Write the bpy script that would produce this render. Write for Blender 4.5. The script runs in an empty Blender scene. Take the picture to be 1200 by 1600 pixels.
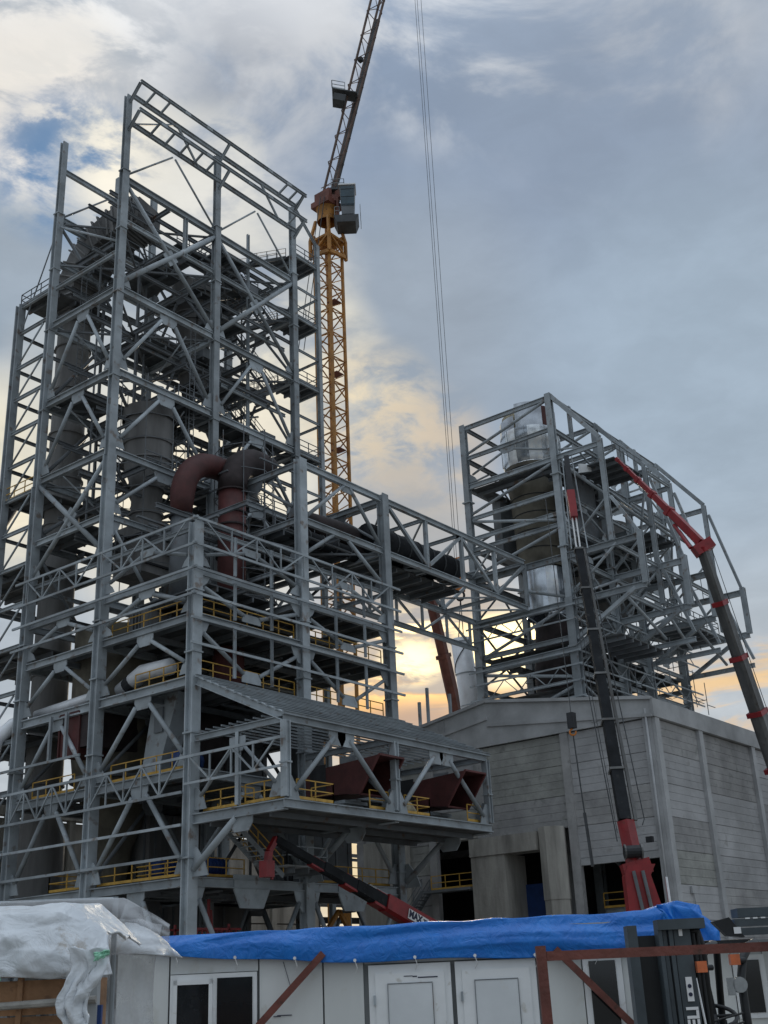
import bpy, bmesh, math, random
from mathutils import Vector as V, Matrix as M, noise
random.seed(7)
SC = bpy.context.scene
COL = SC.collection
PI = math.pi

# ------------------------------------------------------------------ camera
# x = along the right hand faces, y = along the left hand faces, z up; origin = foot of the near corner column
YAW, PITCH, ROLL = math.radians(37.731), math.radians(22.208), math.radians(-2.616)
CAMP = V((-47.13, -51.75, 1.75))
HD = V((math.cos(YAW), math.sin(YAW), 0)); RT = V((math.sin(YAW), -math.cos(YAW), 0))
fw = HD*math.cos(PITCH) + V((0, 0, 1))*math.sin(PITCH)
u2 = RT.cross(fw)
cr = RT*math.cos(ROLL) + u2*math.sin(ROLL)
cu = -RT*math.sin(ROLL) + u2*math.cos(ROLL)
cam = bpy.data.objects.new('camera', bpy.data.cameras.new('camera')); COL.objects.link(cam)
cam.matrix_world = M(((cr.x, cu.x, -fw.x, CAMP.x), (cr.y, cu.y, -fw.y, CAMP.y), (cr.z, cu.z, -fw.z, CAMP.z), (0, 0, 0, 1)))
cam.data.sensor_fit = 'VERTICAL'; cam.data.sensor_height = 24; cam.data.sensor_width = 18
cam.data.lens = 27.11; cam.data.clip_end = 6000; cam.data.clip_start = 0.1
SC.camera = cam
SC.view_settings.view_transform = 'Standard'; SC.view_settings.look = 'None'
SC.view_settings.exposure = 0.0; SC.view_settings.gamma = 1; SC.view_settings.use_curve_mapping = False

# ------------------------------------------------------------------ sky
def skydir(px, py):
    # a direction of the sky, as azimuth and height of the cloud that is there
    return (fw*1807.5 + cr*(px-600) - cu*(py-800)).normalized()
SUN = V((0.7755, 0.5720, 0.2674)).normalized()
W = bpy.data.worlds.new('World'); SC.world = W; W.use_nodes = True
nt = W.node_tree; N = nt.nodes; L = nt.links; N.clear()
def nd(t, **k):
    n = N.new(t)
    for a, b in k.items():
        if a.startswith('i_'): n.inputs[int(a[2:])].default_value = b
        else: setattr(n, a, b)
    return n
def mth(op, a, b=None, c=None, clamp=False):
    n = N.new('ShaderNodeMath'); n.operation = op; n.use_clamp = clamp
    for i, v in enumerate((a, b, c)):
        if v is None: continue
        if isinstance(v, (int, float)): n.inputs[i].default_value = v
        else: L.new(v, n.inputs[i])
    return n.outputs[0]
def vmth(op, a, b=None):
    n = N.new('ShaderNodeVectorMath'); n.operation = op
    for i, v in enumerate((a, b)):
        if v is None: continue
        if isinstance(v, (tuple, list, V)): n.inputs[i].default_value = tuple(v)
        else: L.new(v, n.inputs[i])
    return n
def mixc(f, a, b, mode='MIX'):
    n = N.new('ShaderNodeMix'); n.data_type = 'RGBA'; n.blend_type = mode; n.clamp_factor = True
    for s, v in ((0, f), (6, a), (7, b)):
        if isinstance(v, (int, float)): n.inputs[s].default_value = v
        elif isinstance(v, tuple): n.inputs[s].default_value = (*v, 1) if len(v) == 3 else v
        else: L.new(v, n.inputs[s])
    return n.outputs[2]
def mrange(v, a, b, c=0.0, d=1.0, smooth=True):
    n = N.new('ShaderNodeMapRange'); n.clamp = True
    n.interpolation_type = 'SMOOTHSTEP' if smooth else 'LINEAR'
    L.new(v, n.inputs[0])
    for i, x in enumerate((a, b, c, d)): n.inputs[i+1].default_value = x
    return n.outputs[0]
tc = nd('ShaderNodeTexCoord')
DIR = vmth('NORMALIZE', tc.outputs['Generated']).outputs[0]
sep = nd('ShaderNodeSeparateXYZ'); L.new(DIR, sep.inputs[0])
zc = mth('MAXIMUM', sep.outputs[2], 0.0)
den = mth('ADD', zc, 0.22)
comb = nd('ShaderNodeCombineXYZ')
L.new(mth('DIVIDE', sep.outputs[0], den), comb.inputs[0]); L.new(mth('DIVIDE', sep.outputs[1], den), comb.inputs[1])
L.new(mth('MULTIPLY', sep.outputs[2], 1.5), comb.inputs[2])
def noi(scale, detail, rough, dist=0.0, off=(0, 0, 0), vec=None):
    a = vmth('ADD', vec or comb.outputs[0], off)
    n = nd('ShaderNodeTexNoise'); n.inputs['Scale'].default_value = scale; n.inputs['Detail'].default_value = detail
    n.inputs['Roughness'].default_value = rough; n.inputs['Distortion'].default_value = dist
    L.new(a.outputs[0], n.inputs['Vector']); return n.outputs['Fac']
nbig = noi(1.9, 4, 0.5, 0.3, (3.1, 1.7, 0))
nmid = noi(4.6, 7, 0.58, 0.4, (0.4, 5.2, 2))
nfin = noi(12, 6, 0.6, 0.3, (7.4, 0.2, 4))
sky = nd('ShaderNodeTexSky', sky_type='NISHITA', sun_disc=False)
sky.sun_elevation = math.radians(15.5); sky.sun_rotation = math.atan2(SUN.x, SUN.y)
sky.air_density = 1.0; sky.dust_density = 1.2; sky.ozone_density = 1.5
bluesky = mixc(1.0, sky.outputs[0], (0.075, 0.075, 0.075), 'MULTIPLY')
# thin blue-grey overcast over the clear sky
cl = mixc(mrange(nbig, 0.3, 0.72), (0.36, 0.42, 0.50), (0.47, 0.52, 0.57))
cl = mixc(mth('MULTIPLY', mrange(nmid, 0.42, 0.72), 0.45), cl, (0.60, 0.62, 0.64))
low = mrange(sep.outputs[2], 0.30, 0.62)
cl = mixc(mth('MULTIPLY', mth('SUBTRACT', 1.0, low), 0.75), cl, (0.45, 0.51, 0.57))
base = mixc(0.93, bluesky, cl)
def lobe(px, py, rdeg, col, strength, n=None, lo=0.3, hi=0.65, stretch=None):
    global base
    d = skydir(px, py)
    if stretch:      # cloud bank longer along the horizon than it is tall
        right = d.cross(V((0, 0, 1))).normalized(); up = right.cross(d)
        a = mth('DIVIDE', vmth('DOT_PRODUCT', DIR, right).outputs['Value'], math.sin(math.radians(rdeg*stretch)))
        b = mth('DIVIDE', vmth('DOT_PRODUCT', DIR, up).outputs['Value'], math.sin(math.radians(rdeg)))
        r2 = mth('ADD', mth('MULTIPLY', a, a), mth('MULTIPLY', b, b))
        dp = mth('GREATER_THAN', vmth('DOT_PRODUCT', DIR, d).outputs['Value'], 0)
        m = mth('MULTIPLY', mrange(r2, 1.0, 0.0), dp)
    else:
        m = mrange(vmth('DOT_PRODUCT', DIR, d).outputs['Value'], math.cos(math.radians(rdeg)), 1.0)
    if n is not None:
        g = mrange(n, lo, hi)
        m = mth('MULTIPLY', m, g)
    base = mixc(mth('MULTIPLY', m, strength), base, col)
nst = noi(3.2, 7, 0.62, 0.9, (1.2, 8.8, 3), vmth('MULTIPLY', DIR, (2.0, 2.0, 7.5)).outputs[0])
# (bearing of each bank as seen in the place) darker blue gaps first, then pale banks, then the glow round the sun
lobe(500, 185, 9, (0.23, 0.32, 0.47), 0.8)
lobe(850, 340, 20, (0.27, 0.34, 0.455), 0.9)
lobe(20, 430, 8, (0.31, 0.38, 0.46), 0.85)
lobe(30, 330, 5, (0.34, 0.40, 0.47), 0.7)
lobe(640, 520, 9, (0.36, 0.42, 0.49), 0.75)
lobe(1120, 600, 13, (0.37, 0.46, 0.555), 0.85)
lobe(700, 30, 7, (0.74, 0.76, 0.78), 0.95, nmid, 0.40, 0.60)
lobe(480, 40, 6, (0.55, 0.57, 0.60), 0.9, nmid, 0.42, 0.60)
lobe(960, 70, 8, (0.54, 0.56, 0.59), 0.8, nmid, 0.38, 0.62)
lobe(300, 60, 10, (0.58, 0.60, 0.63), 0.9, nmid, 0.38, 0.60)
lobe(330, 130, 6, (0.34, 0.37, 0.42), 0.6, nfin, 0.40, 0.62)
lobe(40, 20, 9, (0.82, 0.83, 0.84), 0.95, nfin, 0.40, 0.60)
lobe(50, 165, 5.2, (0.92, 0.87, 0.80), 1.0, nfin, 0.30, 0.52)
lobe(95, 262, 4.2, (0.15, 0.27, 0.46), 1.0, nfin, 0.66, 0.44)
lobe(140, 235, 2.6, (0.20, 0.31, 0.48), 0.9)
lobe(95, 110, 4.2, (0.78, 0.76, 0.72), 0.95, nfin, 0.44, 0.58)
lobe(205, 262, 4.0, (0.98, 0.92, 0.78), 1.0, nfin, 0.34, 0.52)
lobe(315, 290, 4.6, (0.78, 0.77, 0.72), 0.95, nfin, 0.30, 0.55)
lobe(430, 430, 5.0, (0.72, 0.71, 0.66), 0.9, nmid, 0.30, 0.6)
lobe(470, 570, 5.0, (0.92, 0.85, 0.68), 0.95, nmid, 0.28, 0.56)
lobe(570, 655, 4.6, (0.86, 0.74, 0.54), 0.95, nfin, 0.34, 0.60)
lobe(650, 720, 4.6, (0.66, 0.56, 0.44), 0.9, nfin, 0.38, 0.62)
lobe(0, 740, 6.0, (0.98, 0.88, 0.66), 0.95, nmid, 0.2, 0.5)
lobe(180, 650, 7, (0.64, 0.65, 0.62), 0.8, nmid, 0.3, 0.55)
lobe(300, 780, 8, (0.96, 0.87, 0.68), 0.95, nmid, 0.25, 0.5)
lobe(640, 860, 6, (0.42, 0.42, 0.42), 0.75)
lobe(1150, 1080, 2.8, (0.90, 0.62, 0.33), 0.95, nst, 0.40, 0.58, 3.2)
lobe(1120, 1135, 2.2, (0.72, 0.55, 0.40), 0.8, nst, 0.42, 0.62, 2.5)
lobe(640, 1080, 7, (0.60, 0.50, 0.40), 0.85, None)
lobe(640, 1100, 4.2, (0.98, 0.56, 0.20), 0.9, nst, 0.38, 0.60, 1.8)
lobe(655, 1010, 4.6, (1.15, 0.76, 0.34), 0.95, nst, 0.38, 0.58, 1.4)
lobe(650, 935, 2.6, (0.46, 0.45, 0.45), 0.85, None, stretch=2.4)
lobe(648, 1030, 2.9, (2.8, 2.2, 1.15), 1.0, nst, 0.44, 0.56, 1.25)
lobe(645, 1035, 1.4, (2.4, 1.9, 1.0), 0.75, nfin, 0.36, 0.58, 1.5)
lobe(648, 1100, 2.0, (1.2, 0.60, 0.18), 0.75, nst, 0.36, 0.56, 1.6)
lobe(790, 1015, 2.2, (2.6, 2.1, 1.1), 0.95, nst, 0.32, 0.5, 1.5)
lobe(650, 1135, 1.6, (0.44, 0.40, 0.40), 0.7, None, stretch=2.5)
lobe(560, 1330, 5, (0.98, 0.76, 0.42), 0.8, None)
# torn cloud texture
tex = mth('ADD', mrange(nmid, 0.34, 0.70, 0.945, 1.05), mrange(nfin, 0.34, 0.68, -0.025, 0.035))
base = vmth('SCALE', base).outputs[0]; L.new(tex, base.node.inputs['Scale'])
# an overcast sky is brightest overhead
zen = mrange(sep.outputs[2], 0.66, 0.95, 1.0, 2.6)
base = vmth('SCALE', base).outputs[0]; L.new(zen, base.node.inputs['Scale'])
# hazy strip low over the horizon and a dim underside
base = mixc(mrange(sep.outputs[2], 0.0, -0.05), base, (0.10, 0.10, 0.10))
bg = nd('ShaderNodeBackground'); L.new(base, bg.inputs[0]); bg.inputs[1].default_value = 1.0
out = nd('ShaderNodeOutputWorld'); L.new(bg.outputs[0], out.inputs[0])
W.cycles.sampling_method = 'MANUAL'; W.cycles.sample_map_resolution = 512

sl = bpy.data.lights.new('sun', 'SUN'); sl.energy = 1.3; sl.angle = math.radians(11); sl.color = (1, 0.86, 0.66)
so = bpy.data.objects.new('sun', sl); COL.objects.link(so)
so.rotation_euler = (-SUN).to_track_quat('-Z', 'Y').to_euler()

# ------------------------------------------------------------------ materials
MATS = {}
def mat(name, col, rough=0.6, metal=0.0, var=0.12, scale=1.5, bump=0.0, bscale=8, rust=None, rustamt=0.5, col2=None, spec=0.4, streak=False, alpha=1.0, trans=0.0):
    m = bpy.data.materials.new(name); m.use_nodes = True; t = m.node_tree; n = t.nodes; l = t.links
    b = n['Principled BSDF']; b.inputs['Roughness'].default_value = rough; b.inputs['Metallic'].default_value = metal
    b.inputs['Specular IOR Level'].default_value = spec
    if trans: b.inputs['Transmission Weight'].default_value = trans
    if alpha < 1: b.inputs['Alpha'].default_value = alpha
    tcn = n.new('ShaderNodeNewGeometry'); mp = n.new('ShaderNodeMapping'); l.new(tcn.outputs['Position'], mp.inputs[0])
    if streak: mp.inputs['Scale'].default_value = (1, 1, 0.16)
    nz = n.new('ShaderNodeTexNoise'); nz.inputs['Scale'].default_value = scale; nz.inputs['Detail'].default_value = 5; nz.inputs['Roughness'].default_value = 0.6
    l.new(mp.outputs[0], nz.inputs['Vector'])
    rp = n.new('ShaderNodeValToRGB'); c2 = col2 or tuple(c*(1+var*2.2) for c in col)
    rp.color_ramp.elements[0].position = 0.32; rp.color_ramp.elements[1].position = 0.68
    rp.color_ramp.elements[0].color = (*[c*(1-var*1.6) for c in col], 1); rp.color_ramp.elements[1].color = (*c2, 1)
    l.new(nz.outputs['Fac'], rp.inputs[0]); cs = rp.outputs[0]
    if rust:
        n2 = n.new('ShaderNodeTexNoise'); n2.inputs['Scale'].default_value = scale*3.1; n2.inputs['Detail'].default_value = 6
        l.new(tcn.outputs['Position'], n2.inputs['Vector'])
        mr = n.new('ShaderNodeMapRange'); l.new(n2.outputs['Fac'], mr.inputs[0]); mr.inputs[1].default_value = 0.72-rustamt*0.25; mr.inputs[2].default_value = 0.80-rustamt*0.2
        mx = n.new('ShaderNodeMix'); mx.data_type = 'RGBA'; l.new(mr.outputs[0], mx.inputs[0]); l.new(cs, mx.inputs[6]); mx.inputs[7].default_value = (*rust, 1); cs = mx.outputs[2]
    l.new(cs, b.inputs['Base Color'])
    if name in ('steel', 'steel_dull', 'concrete', 'concrete_new', 'concrete_frame', 'vessel', 'boom_grey', 'primer', 'wood', 'cabin_wall'):
        oi = n.new('ShaderNodeObjectInfo'); mr2 = n.new('ShaderNodeMapRange'); l.new(oi.outputs['Random'], mr2.inputs[0]); amt = .05 if name == 'cabin_wall' else (.09 if 'concrete' in name else .22)
        mr2.inputs[3].default_value = 1-amt; mr2.inputs[4].default_value = 1+amt*.8
        vs_ = n.new('ShaderNodeVectorMath'); vs_.operation = 'SCALE'; l.new(b.inputs['Base Color'].links[0].from_socket, vs_.inputs[0]); l.new(mr2.outputs[0], vs_.inputs['Scale']); l.new(vs_.outputs[0], b.inputs['Base Color'])
    if bump:
        n3 = n.new('ShaderNodeTexNoise'); n3.inputs['Scale'].default_value = bscale; n3.inputs['Detail'].default_value = 5
        l.new(tcn.outputs['Position'], n3.inputs['Vector'])
        bp = n.new('ShaderNodeBump'); bp.inputs['Strength'].default_value = bump; bp.inputs['Distance'].default_value = 0.05
        l.new(n3.outputs['Fac'], bp.inputs['Height']); l.new(bp.outputs[0], b.inputs['Normal'])
    MATS[name] = m; return m
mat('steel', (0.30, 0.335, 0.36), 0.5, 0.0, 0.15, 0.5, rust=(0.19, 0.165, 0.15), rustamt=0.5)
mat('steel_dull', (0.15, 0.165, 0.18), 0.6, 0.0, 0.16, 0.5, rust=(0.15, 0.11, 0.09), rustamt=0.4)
mat('grate', (0.08, 0.088, 0.095), 0.8, 0, 0.25, 1.2)
mat('deck', (0.075, 0.08, 0.083), 0.85, 0, 0.3, 0.7, rust=(0.10, 0.075, 0.05), rustamt=0.5)
mat('vessel', (0.165, 0.165, 0.165), 0.75, 0, 0.22, 0.6, bump=0.3, bscale=2, streak=True)
mat('vessel_tan', (0.135, 0.125, 0.10), 0.8, 0, 0.2, 0.6, bump=0.3, bscale=3)
mat('primer', (0.085, 0.026, 0.025), 0.65, 0, 0.2, 0.8, rust=(0.08, 0.03, 0.025), rustamt=0.5)
mat('primer_dark', (0.03, 0.022, 0.023), 0.75, 0, 0.3, 0.9)
mat('black_iron', (0.02, 0.022, 0.026), 0.6, 0, 0.2, 2)
mat('yellow_rail', (0.52, 0.31, 0.06), 0.5, 0, 0.12, 2)
mat('crane_yellow', (0.36, 0.165, 0.035), 0.55, 0, 0.2, 0.9, rust=(0.14, 0.06, 0.03), rustamt=0.45)
mat('crane_rust', (0.15, 0.055, 0.04), 0.6, 0, 0.2, 0.9)
mat('jib_paint', (0.115, 0.075, 0.06), 0.6, 0, 0.25, 0.9)
mat('crane_grey', (0.055, 0.06, 0.065), 0.6, 0, 0.2, 0.9)
mat('crane_red', (0.24, 0.014, 0.018), 0.4, 0, 0.16, 1.2, rust=(0.16, 0.03, 0.02), rustamt=0.3, spec=0.5)
mat('boom_black', (0.016, 0.018, 0.021), 0.6, 0, 0.25, 1.0, rust=(0.045, 0.045, 0.045), rustamt=0.4, spec=0.15)
mat('boom_grey', (0.12, 0.122, 0.122), 0.45, 0.2, 0.2, 0.9, rust=(0.09, 0.08, 0.075), rustamt=0.5, streak=True)
mat('chrome', (0.75, 0.77, 0.8), 0.25, 0.7, 0.05, 2)
mat('alu', (0.45, 0.48, 0.52), 0.26, 0.9, 0.2, 0.5, bump=0.25, bscale=1.4)
for i_, (c_, r_) in enumerate((((0.42, 0.46, 0.51), .22), ((0.85, 0.89, 0.93), .3), ((0.62, 0.67, 0.73), .25))): mat('alu_reflect_%d' % i_, c_, r_, 0.85, 0.12, 0.8, bump=0.3, bscale=1.2)  # cladding tones that paint in bright and dark reflection bands
mat('white_pipe', (0.80, 0.83, 0.87), 0.45, 0.2, 0.06, 0.8, bump=0.15, bscale=2)
mat('concrete', (0.34, 0.34, 0.345), 0.85, 0, 0.16, 0.5, bump=0.35, bscale=5, col2=(0.41, 0.41, 0.41), streak=False, rust=(0.27, 0.275, 0.27), rustamt=0.6)
mat('concrete_new', (0.38, 0.385, 0.395), 0.85, 0, 0.1, 0.4, bump=0.3, bscale=6, rust=(0.32, 0.32, 0.32), rustamt=0.5)
mat('concrete_old', (0.30, 0.305, 0.29), 0.9, 0, 0.14, 0.5, bump=0.4, bscale=5, rust=(0.26, 0.265, 0.25), rustamt=0.6)
mat('concrete_raw', (0.31, 0.30, 0.275), 0.9, 0, 0.22, 0.9, bump=0.4, bscale=4, streak=True)
mat('concrete_frame', (0.37, 0.38, 0.39), 0.8, 0, 0.1, 0.5, bump=0.2, bscale=6)
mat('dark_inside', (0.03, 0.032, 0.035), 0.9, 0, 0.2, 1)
mat('ground', (0.22, 0.20, 0.17), 0.95, 0, 0.25, 0.3, bump=0.6, bscale=2)
mat('cabin_wall', (0.70, 0.72, 0.71), 0.55, 0, 0.05, 0.7, rust=(0.60, 0.60, 0.56), rustamt=0.4, streak=True)
mat('cabin_frame', (0.36, 0.38, 0.39), 0.6, 0, 0.06, 1)
mat('pvc', (0.82, 0.84, 0.85), 0.35, 0, 0.03, 2, rust=(0.62, 0.61, 0.57), rustamt=0.3)
mat('pvc_panel', (0.70, 0.73, 0.75), 0.4, 0, 0.04, 1.2, rust=(0.68, 0.69, 0.68), rustamt=0.3)
mat('glass', (0.012, 0.015, 0.018), 0.08, 0, 0.2, 1, spec=0.6)
mat('glass_blue', (0.02, 0.05, 0.07), 0.1, 0, 0.2, 1, spec=0.8)
mat('rubber', (0.01, 0.01, 0.01), 0.7, 0, 0.1, 3)
mat('rust_steel', (0.15, 0.05, 0.038), 0.6, 0, 0.18, 3, rust=(0.09, 0.04, 0.03), rustamt=0.5, bump=0.2, bscale=30)
mat('wood', (0.27, 0.15, 0.08), 0.8, 0, 0.2, 3, bump=0.3, bscale=20, rust=(0.18, 0.10, 0.06), rustamt=0.5)
mat('timber', (0.30, 0.29, 0.27), 0.8, 0, 0.2, 4, bump=0.3, bscale=20)
mat('fork_grey', (0.055, 0.07, 0.08), 0.45, 0, 0.15, 3)
mat('fork_black', (0.012, 0.014, 0.016), 0.45, 0, 0.2, 3)
mat('lamp_orange', (0.60, 0.16, 0.06), 0.3, 0, 0.1, 10)
mat('lamp_clear', (0.30, 0.32, 0.33), 0.2, 0.3, 0.1, 10)
mat('white_paint', (0.78, 0.79, 0.80), 0.4, 0, 0.03, 3)
mat('dark_print', (0.02, 0.025, 0.06), 0.5, 0, 0.05, 3)
mat('blue_machine', (0.015, 0.045, 0.16), 0.5, 0, 0.15, 1)
mat('orange_hook', (0.50, 0.17, 0.03), 0.5, 0, 0.15, 2)
mat('green_film', (0.28, 0.58, 0.42), 0.35, 0, 0.1, 4)
mat('cable', (0.05, 0.055, 0.06), 0.6, 0, 0.1, 3)
mat('insulation', (0.40, 0.36, 0.26), 0.9, 0, 0.2, 3)

def tarp_mat(name, col, dark, rough, trans=0.0, stain=None, fold=(2.2, 1.0)):
    m = bpy.data.materials.new(name); m.use_nodes = True; t = m.node_tree; n = t.nodes; l = t.links
    b = n['Principled BSDF']; b.inputs['Roughness'].default_value = rough; b.inputs['Specular IOR Level'].default_value = 0.5
    g = n.new('ShaderNodeNewGeometry')
    nz = n.new('ShaderNodeTexNoise'); nz.inputs['Scale'].default_value = 3; nz.inputs['Detail'].default_value = 6; l.new(g.outputs['Position'], nz.inputs['Vector'])
    rp = n.new('ShaderNodeValToRGB'); rp.color_ramp.elements[0].position = 0.3; rp.color_ramp.elements[1].position = 0.7
    rp.color_ramp.elements[0].color = (*dark, 1); rp.color_ramp.elements[1].color = (*col, 1); l.new(nz.outputs['Fac'], rp.inputs[0]); cs = rp.outputs[0]
    if stain:
        n2 = n.new('ShaderNodeTexNoise'); n2.inputs['Scale'].default_value = 2.4; n2.inputs['Detail'].default_value = 8; n2.inputs['Roughness'].default_value = 0.7; l.new(g.outputs['Position'], n2.inputs['Vector'])
        mr = n.new('ShaderNodeMapRange'); l.new(n2.outputs['Fac'], mr.inputs[0]); mr.inputs[1].default_value = 0.56; mr.inputs[2].default_value = 0.66; mr.inputs[4].default_value = 0.75
        mx = n.new('ShaderNodeMix'); mx.data_type = 'RGBA'; l.new(mr.outputs[0], mx.inputs[0]); l.new(cs, mx.inputs[6]); mx.inputs[7].default_value = (*stain, 1); cs = mx.outputs[2]
    l.new(cs, b.inputs['Base Color'])
    v = n.new('ShaderNodeTexNoise'); v.inputs['Scale'].default_value = 5; v.inputs['Detail'].default_value = 6; v.inputs['Distortion'].default_value = 1.6
    l.new(g.outputs['Position'], v.inputs['Vector'])
    bp = n.new('ShaderNodeBump'); bp.inputs['Strength'].default_value = 0.55; bp.inputs['Distance'].default_value = 0.06
    l.new(v.outputs['Fac'], bp.inputs['Height']); l.new(bp.outputs[0], b.inputs['Normal'])
    if trans:
        tr = n.new('ShaderNodeBsdfTranslucent'); l.new(cs, tr.inputs[0]); ms = n.new('ShaderNodeMixShader'); ms.inputs[0].default_value = trans
        l.new(b.outputs[0], ms.inputs[1]); l.new(tr.outputs[0], ms.inputs[2]); l.new(ms.outputs[0], n['Material Output'].inputs[0])
    MATS[name] = m
tarp_mat('blue_tarp', (0.012, 0.21, 0.70), (0.008, 0.15, 0.56), 0.30, 0.08)
tarp_mat('white_tarp', (0.80, 0.84, 0.88), (0.66, 0.70, 0.74), 0.4, 0.12, stain=(0.34, 0.27, 0.19))
# thin clear-white film
m = bpy.data.materials.new('film'); m.use_nodes = True; t = m.node_tree
b = t.nodes['Principled BSDF']; b.inputs['Base Color'].default_value = (0.72, 0.74, 0.77, 1); b.inputs['Roughness'].default_value = 0.3
tp = t.nodes.new('ShaderNodeBsdfTransparent'); ms = t.nodes.new('ShaderNodeMixShader'); nz = t.nodes.new('ShaderNodeTexNoise'); nz.inputs['Scale'].default_value = 3; nz.inputs['Detail'].default_value = 5
mr = t.nodes.new('ShaderNodeMapRange'); mr.inputs[1].default_value = 0.3; mr.inputs[2].default_value = 0.7; mr.inputs[3].default_value = 0.18; mr.inputs[4].default_value = 0.5
g = t.nodes.new('ShaderNodeNewGeometry'); t.links.new(g.outputs['Position'], nz.inputs['Vector']); t.links.new(nz.outputs['Fac'], mr.inputs[0]); t.links.new(mr.outputs[0], ms.inputs[0])
t.links.new(tp.outputs[0], ms.inputs[1]); t.links.new(b.outputs[0], ms.inputs[2]); t.links.new(ms.outputs[0], t.nodes['Material Output'].inputs[0]); MATS['film'] = m

# ------------------------------------------------------------------ mesh helpers
def me_from(name, vs, fs, m, smooth=False):
    me = bpy.data.meshes.new(name); me.from_pydata([tuple(v) for v in vs], [], fs); me.materials.append(MATS[m] if isinstance(m, str) else m)
    if smooth: me.polygons.foreach_set('use_smooth', [True]*len(me.polygons))
    me.update(); return me
class MB:
    """collects solids into one mesh"""
    def __init__(s): s.v = []; s.f = []
    def add(s, vs, fs):
        o = len(s.v); s.v += [V(v) for v in vs]; s.f += [tuple(i+o for i in f) for f in fs]
    def box(s, a, b):
        x0, y0, z0 = a; x1, y1, z1 = b
        s.add([(x0, y0, z0), (x1, y0, z0), (x1, y1, z0), (x0, y1, z0), (x0, y0, z1), (x1, y0, z1), (x1, y1, z1), (x0, y1, z1)],
              [(3, 2, 1, 0), (4, 5, 6, 7), (0, 1, 5, 4), (1, 2, 6, 5), (2, 3, 7, 6), (3, 0, 4, 7)])
    def bar(s, A, B, w, h=None, up=None):
        A = V(A); B = V(B); h = h or w; d = (B-A).normalized(); up = V(up) if up else (V((0, 0, 1)) if abs(d.z) < 0.95 else V((1, 0, 0)))
        y = up.cross(d).normalized(); z = d.cross(y)
        vs = [P+y*sy*w/2+z*sz*h/2 for P in (A, B) for sy, sz in ((-1, -1), (1, -1), (1, 1), (-1, 1))]
        s.add(vs, [(3, 2, 1, 0), (4, 5, 6, 7), (0, 1, 5, 4), (1, 2, 6, 5), (2, 3, 7, 6), (3, 0, 4, 7)])
    def tube(s, pts, r, n=8, caps=True):
        pts = [V(p) for p in pts]; rs = r if isinstance(r, (list, tuple)) else [r]*len(pts); o = len(s.v); ref = None
        for i, p in enumerate(pts):
            d = (pts[min(i+1, len(pts)-1)]-pts[max(i-1, 0)]).normalized()
            if ref is None: ref = d.cross(V((0, 0, 1))) if abs(d.z) < 0.9 else d.cross(V((1, 0, 0)))
            ref = (ref-d*ref.dot(d)).normalized(); q = d.cross(ref)
            for k in range(n):
                a = 2*PI*k/n; s.v.append(p+(ref*math.cos(a)+q*math.sin(a))*rs[i])
        for i in range(len(pts)-1):
            for k in range(n):
                s.f.append((o+i*n+k, o+i*n+(k+1) % n, o+(i+1)*n+(k+1) % n, o+(i+1)*n+k))
        if caps: s.f.append(tuple(o+k for k in reversed(range(n)))); s.f.append(tuple(o+(len(pts)-1)*n+k for k in range(n)))
    def prism(s, poly, n, t):
        """polygon (world points) thickened by t along n"""
        n = V(n).normalized()*t/2; k = len(poly); vs = [V(p)-n for p in poly]+[V(p)+n for p in poly]
        s.add(vs, [tuple(reversed(range(k))), tuple(range(k, 2*k))]+[(i, (i+1) % k, k+(i+1) % k, k+i) for i in range(k)])
    def lathe(s, c, prof, n=24, arc=(0, 2*PI)):
        c = V(c); o = len(s.v); full = abs(arc[1]-arc[0]-2*PI) < 1e-3; m = n if full else n+1
        for r, z in prof:
            for k in range(m):
                a = arc[0]+(arc[1]-arc[0])*k/n; s.v.append(c+V((r*math.cos(a), r*math.sin(a), z)))
        for i in range(len(prof)-1):
            for k in range(n):
                k2 = (k+1) % m
                s.f.append((o+i*m+k, o+i*m+k2, o+(i+1)*m+k2, o+(i+1)*m+k))
CACHE = {}
def prof_mesh(kind, L_, w, h, m):
    key = (kind, round(L_, 2), w, h, m)
    if key in CACHE: return CACHE[key]
    L_ = round(L_, 2)
    if kind == 'I':
        tf = 0.09*h+0.015; tw = max(0.035, 0.06*w)
        p = [(-w/2, -h/2), (w/2, -h/2), (w/2, -h/2+tf), (tw/2, -h/2+tf), (tw/2, h/2-tf), (w/2, h/2-tf), (w/2, h/2), (-w/2, h/2), (-w/2, h/2-tf), (-tw/2, h/2-tf), (-tw/2, -h/2+tf), (-w/2, -h/2+tf)]
    elif kind == 'H':     # column: web and deep flanges, seen as a flanged post
        tf = 0.09; tw = 0.12
        p = [(-w/2, -h/2), (w/2, -h/2), (w/2, -h/2+tf), (tw, -h/2+tf), (tw, h/2-tf), (w/2, h/2-tf), (w/2, h/2), (-w/2, h/2), (-w/2, h/2-tf), (-tw, h/2-tf), (-tw, -h/2+tf), (-w/2, -h/2+tf)]
    elif kind == 'L':
        q = 0.02+w*0.08; p = [(-w/2, -h/2), (w/2, -h/2), (w/2, -h/2+q), (-w/2+q, -h/2+q), (-w/2+q, h/2), (-w/2, h/2)]
    elif kind == 'O':
        p = [(w/2*math.cos(2*PI*k/8), w/2*math.sin(2*PI*k/8)) for k in range(8)]
    else: p = [(-w/2, -h/2), (w/2, -h/2), (w/2, h/2), (-w/2, h/2)]
    k = len(p); vs = [(0, a, b) for a, b in p]+[(L_, a, b) for a, b in p]
    fs = [tuple(range(k))[::-1], tuple(range(k, 2*k))]+[(i, (i+1) % k, k+(i+1) % k, k+i) for i in range(k)]
    me = me_from(kind.lower()+'_section', vs, fs, m)
    if kind == 'O':
        for pl in me.polygons[2:]: pl.use_smooth = True
    CACHE[key] = me; return me
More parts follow.
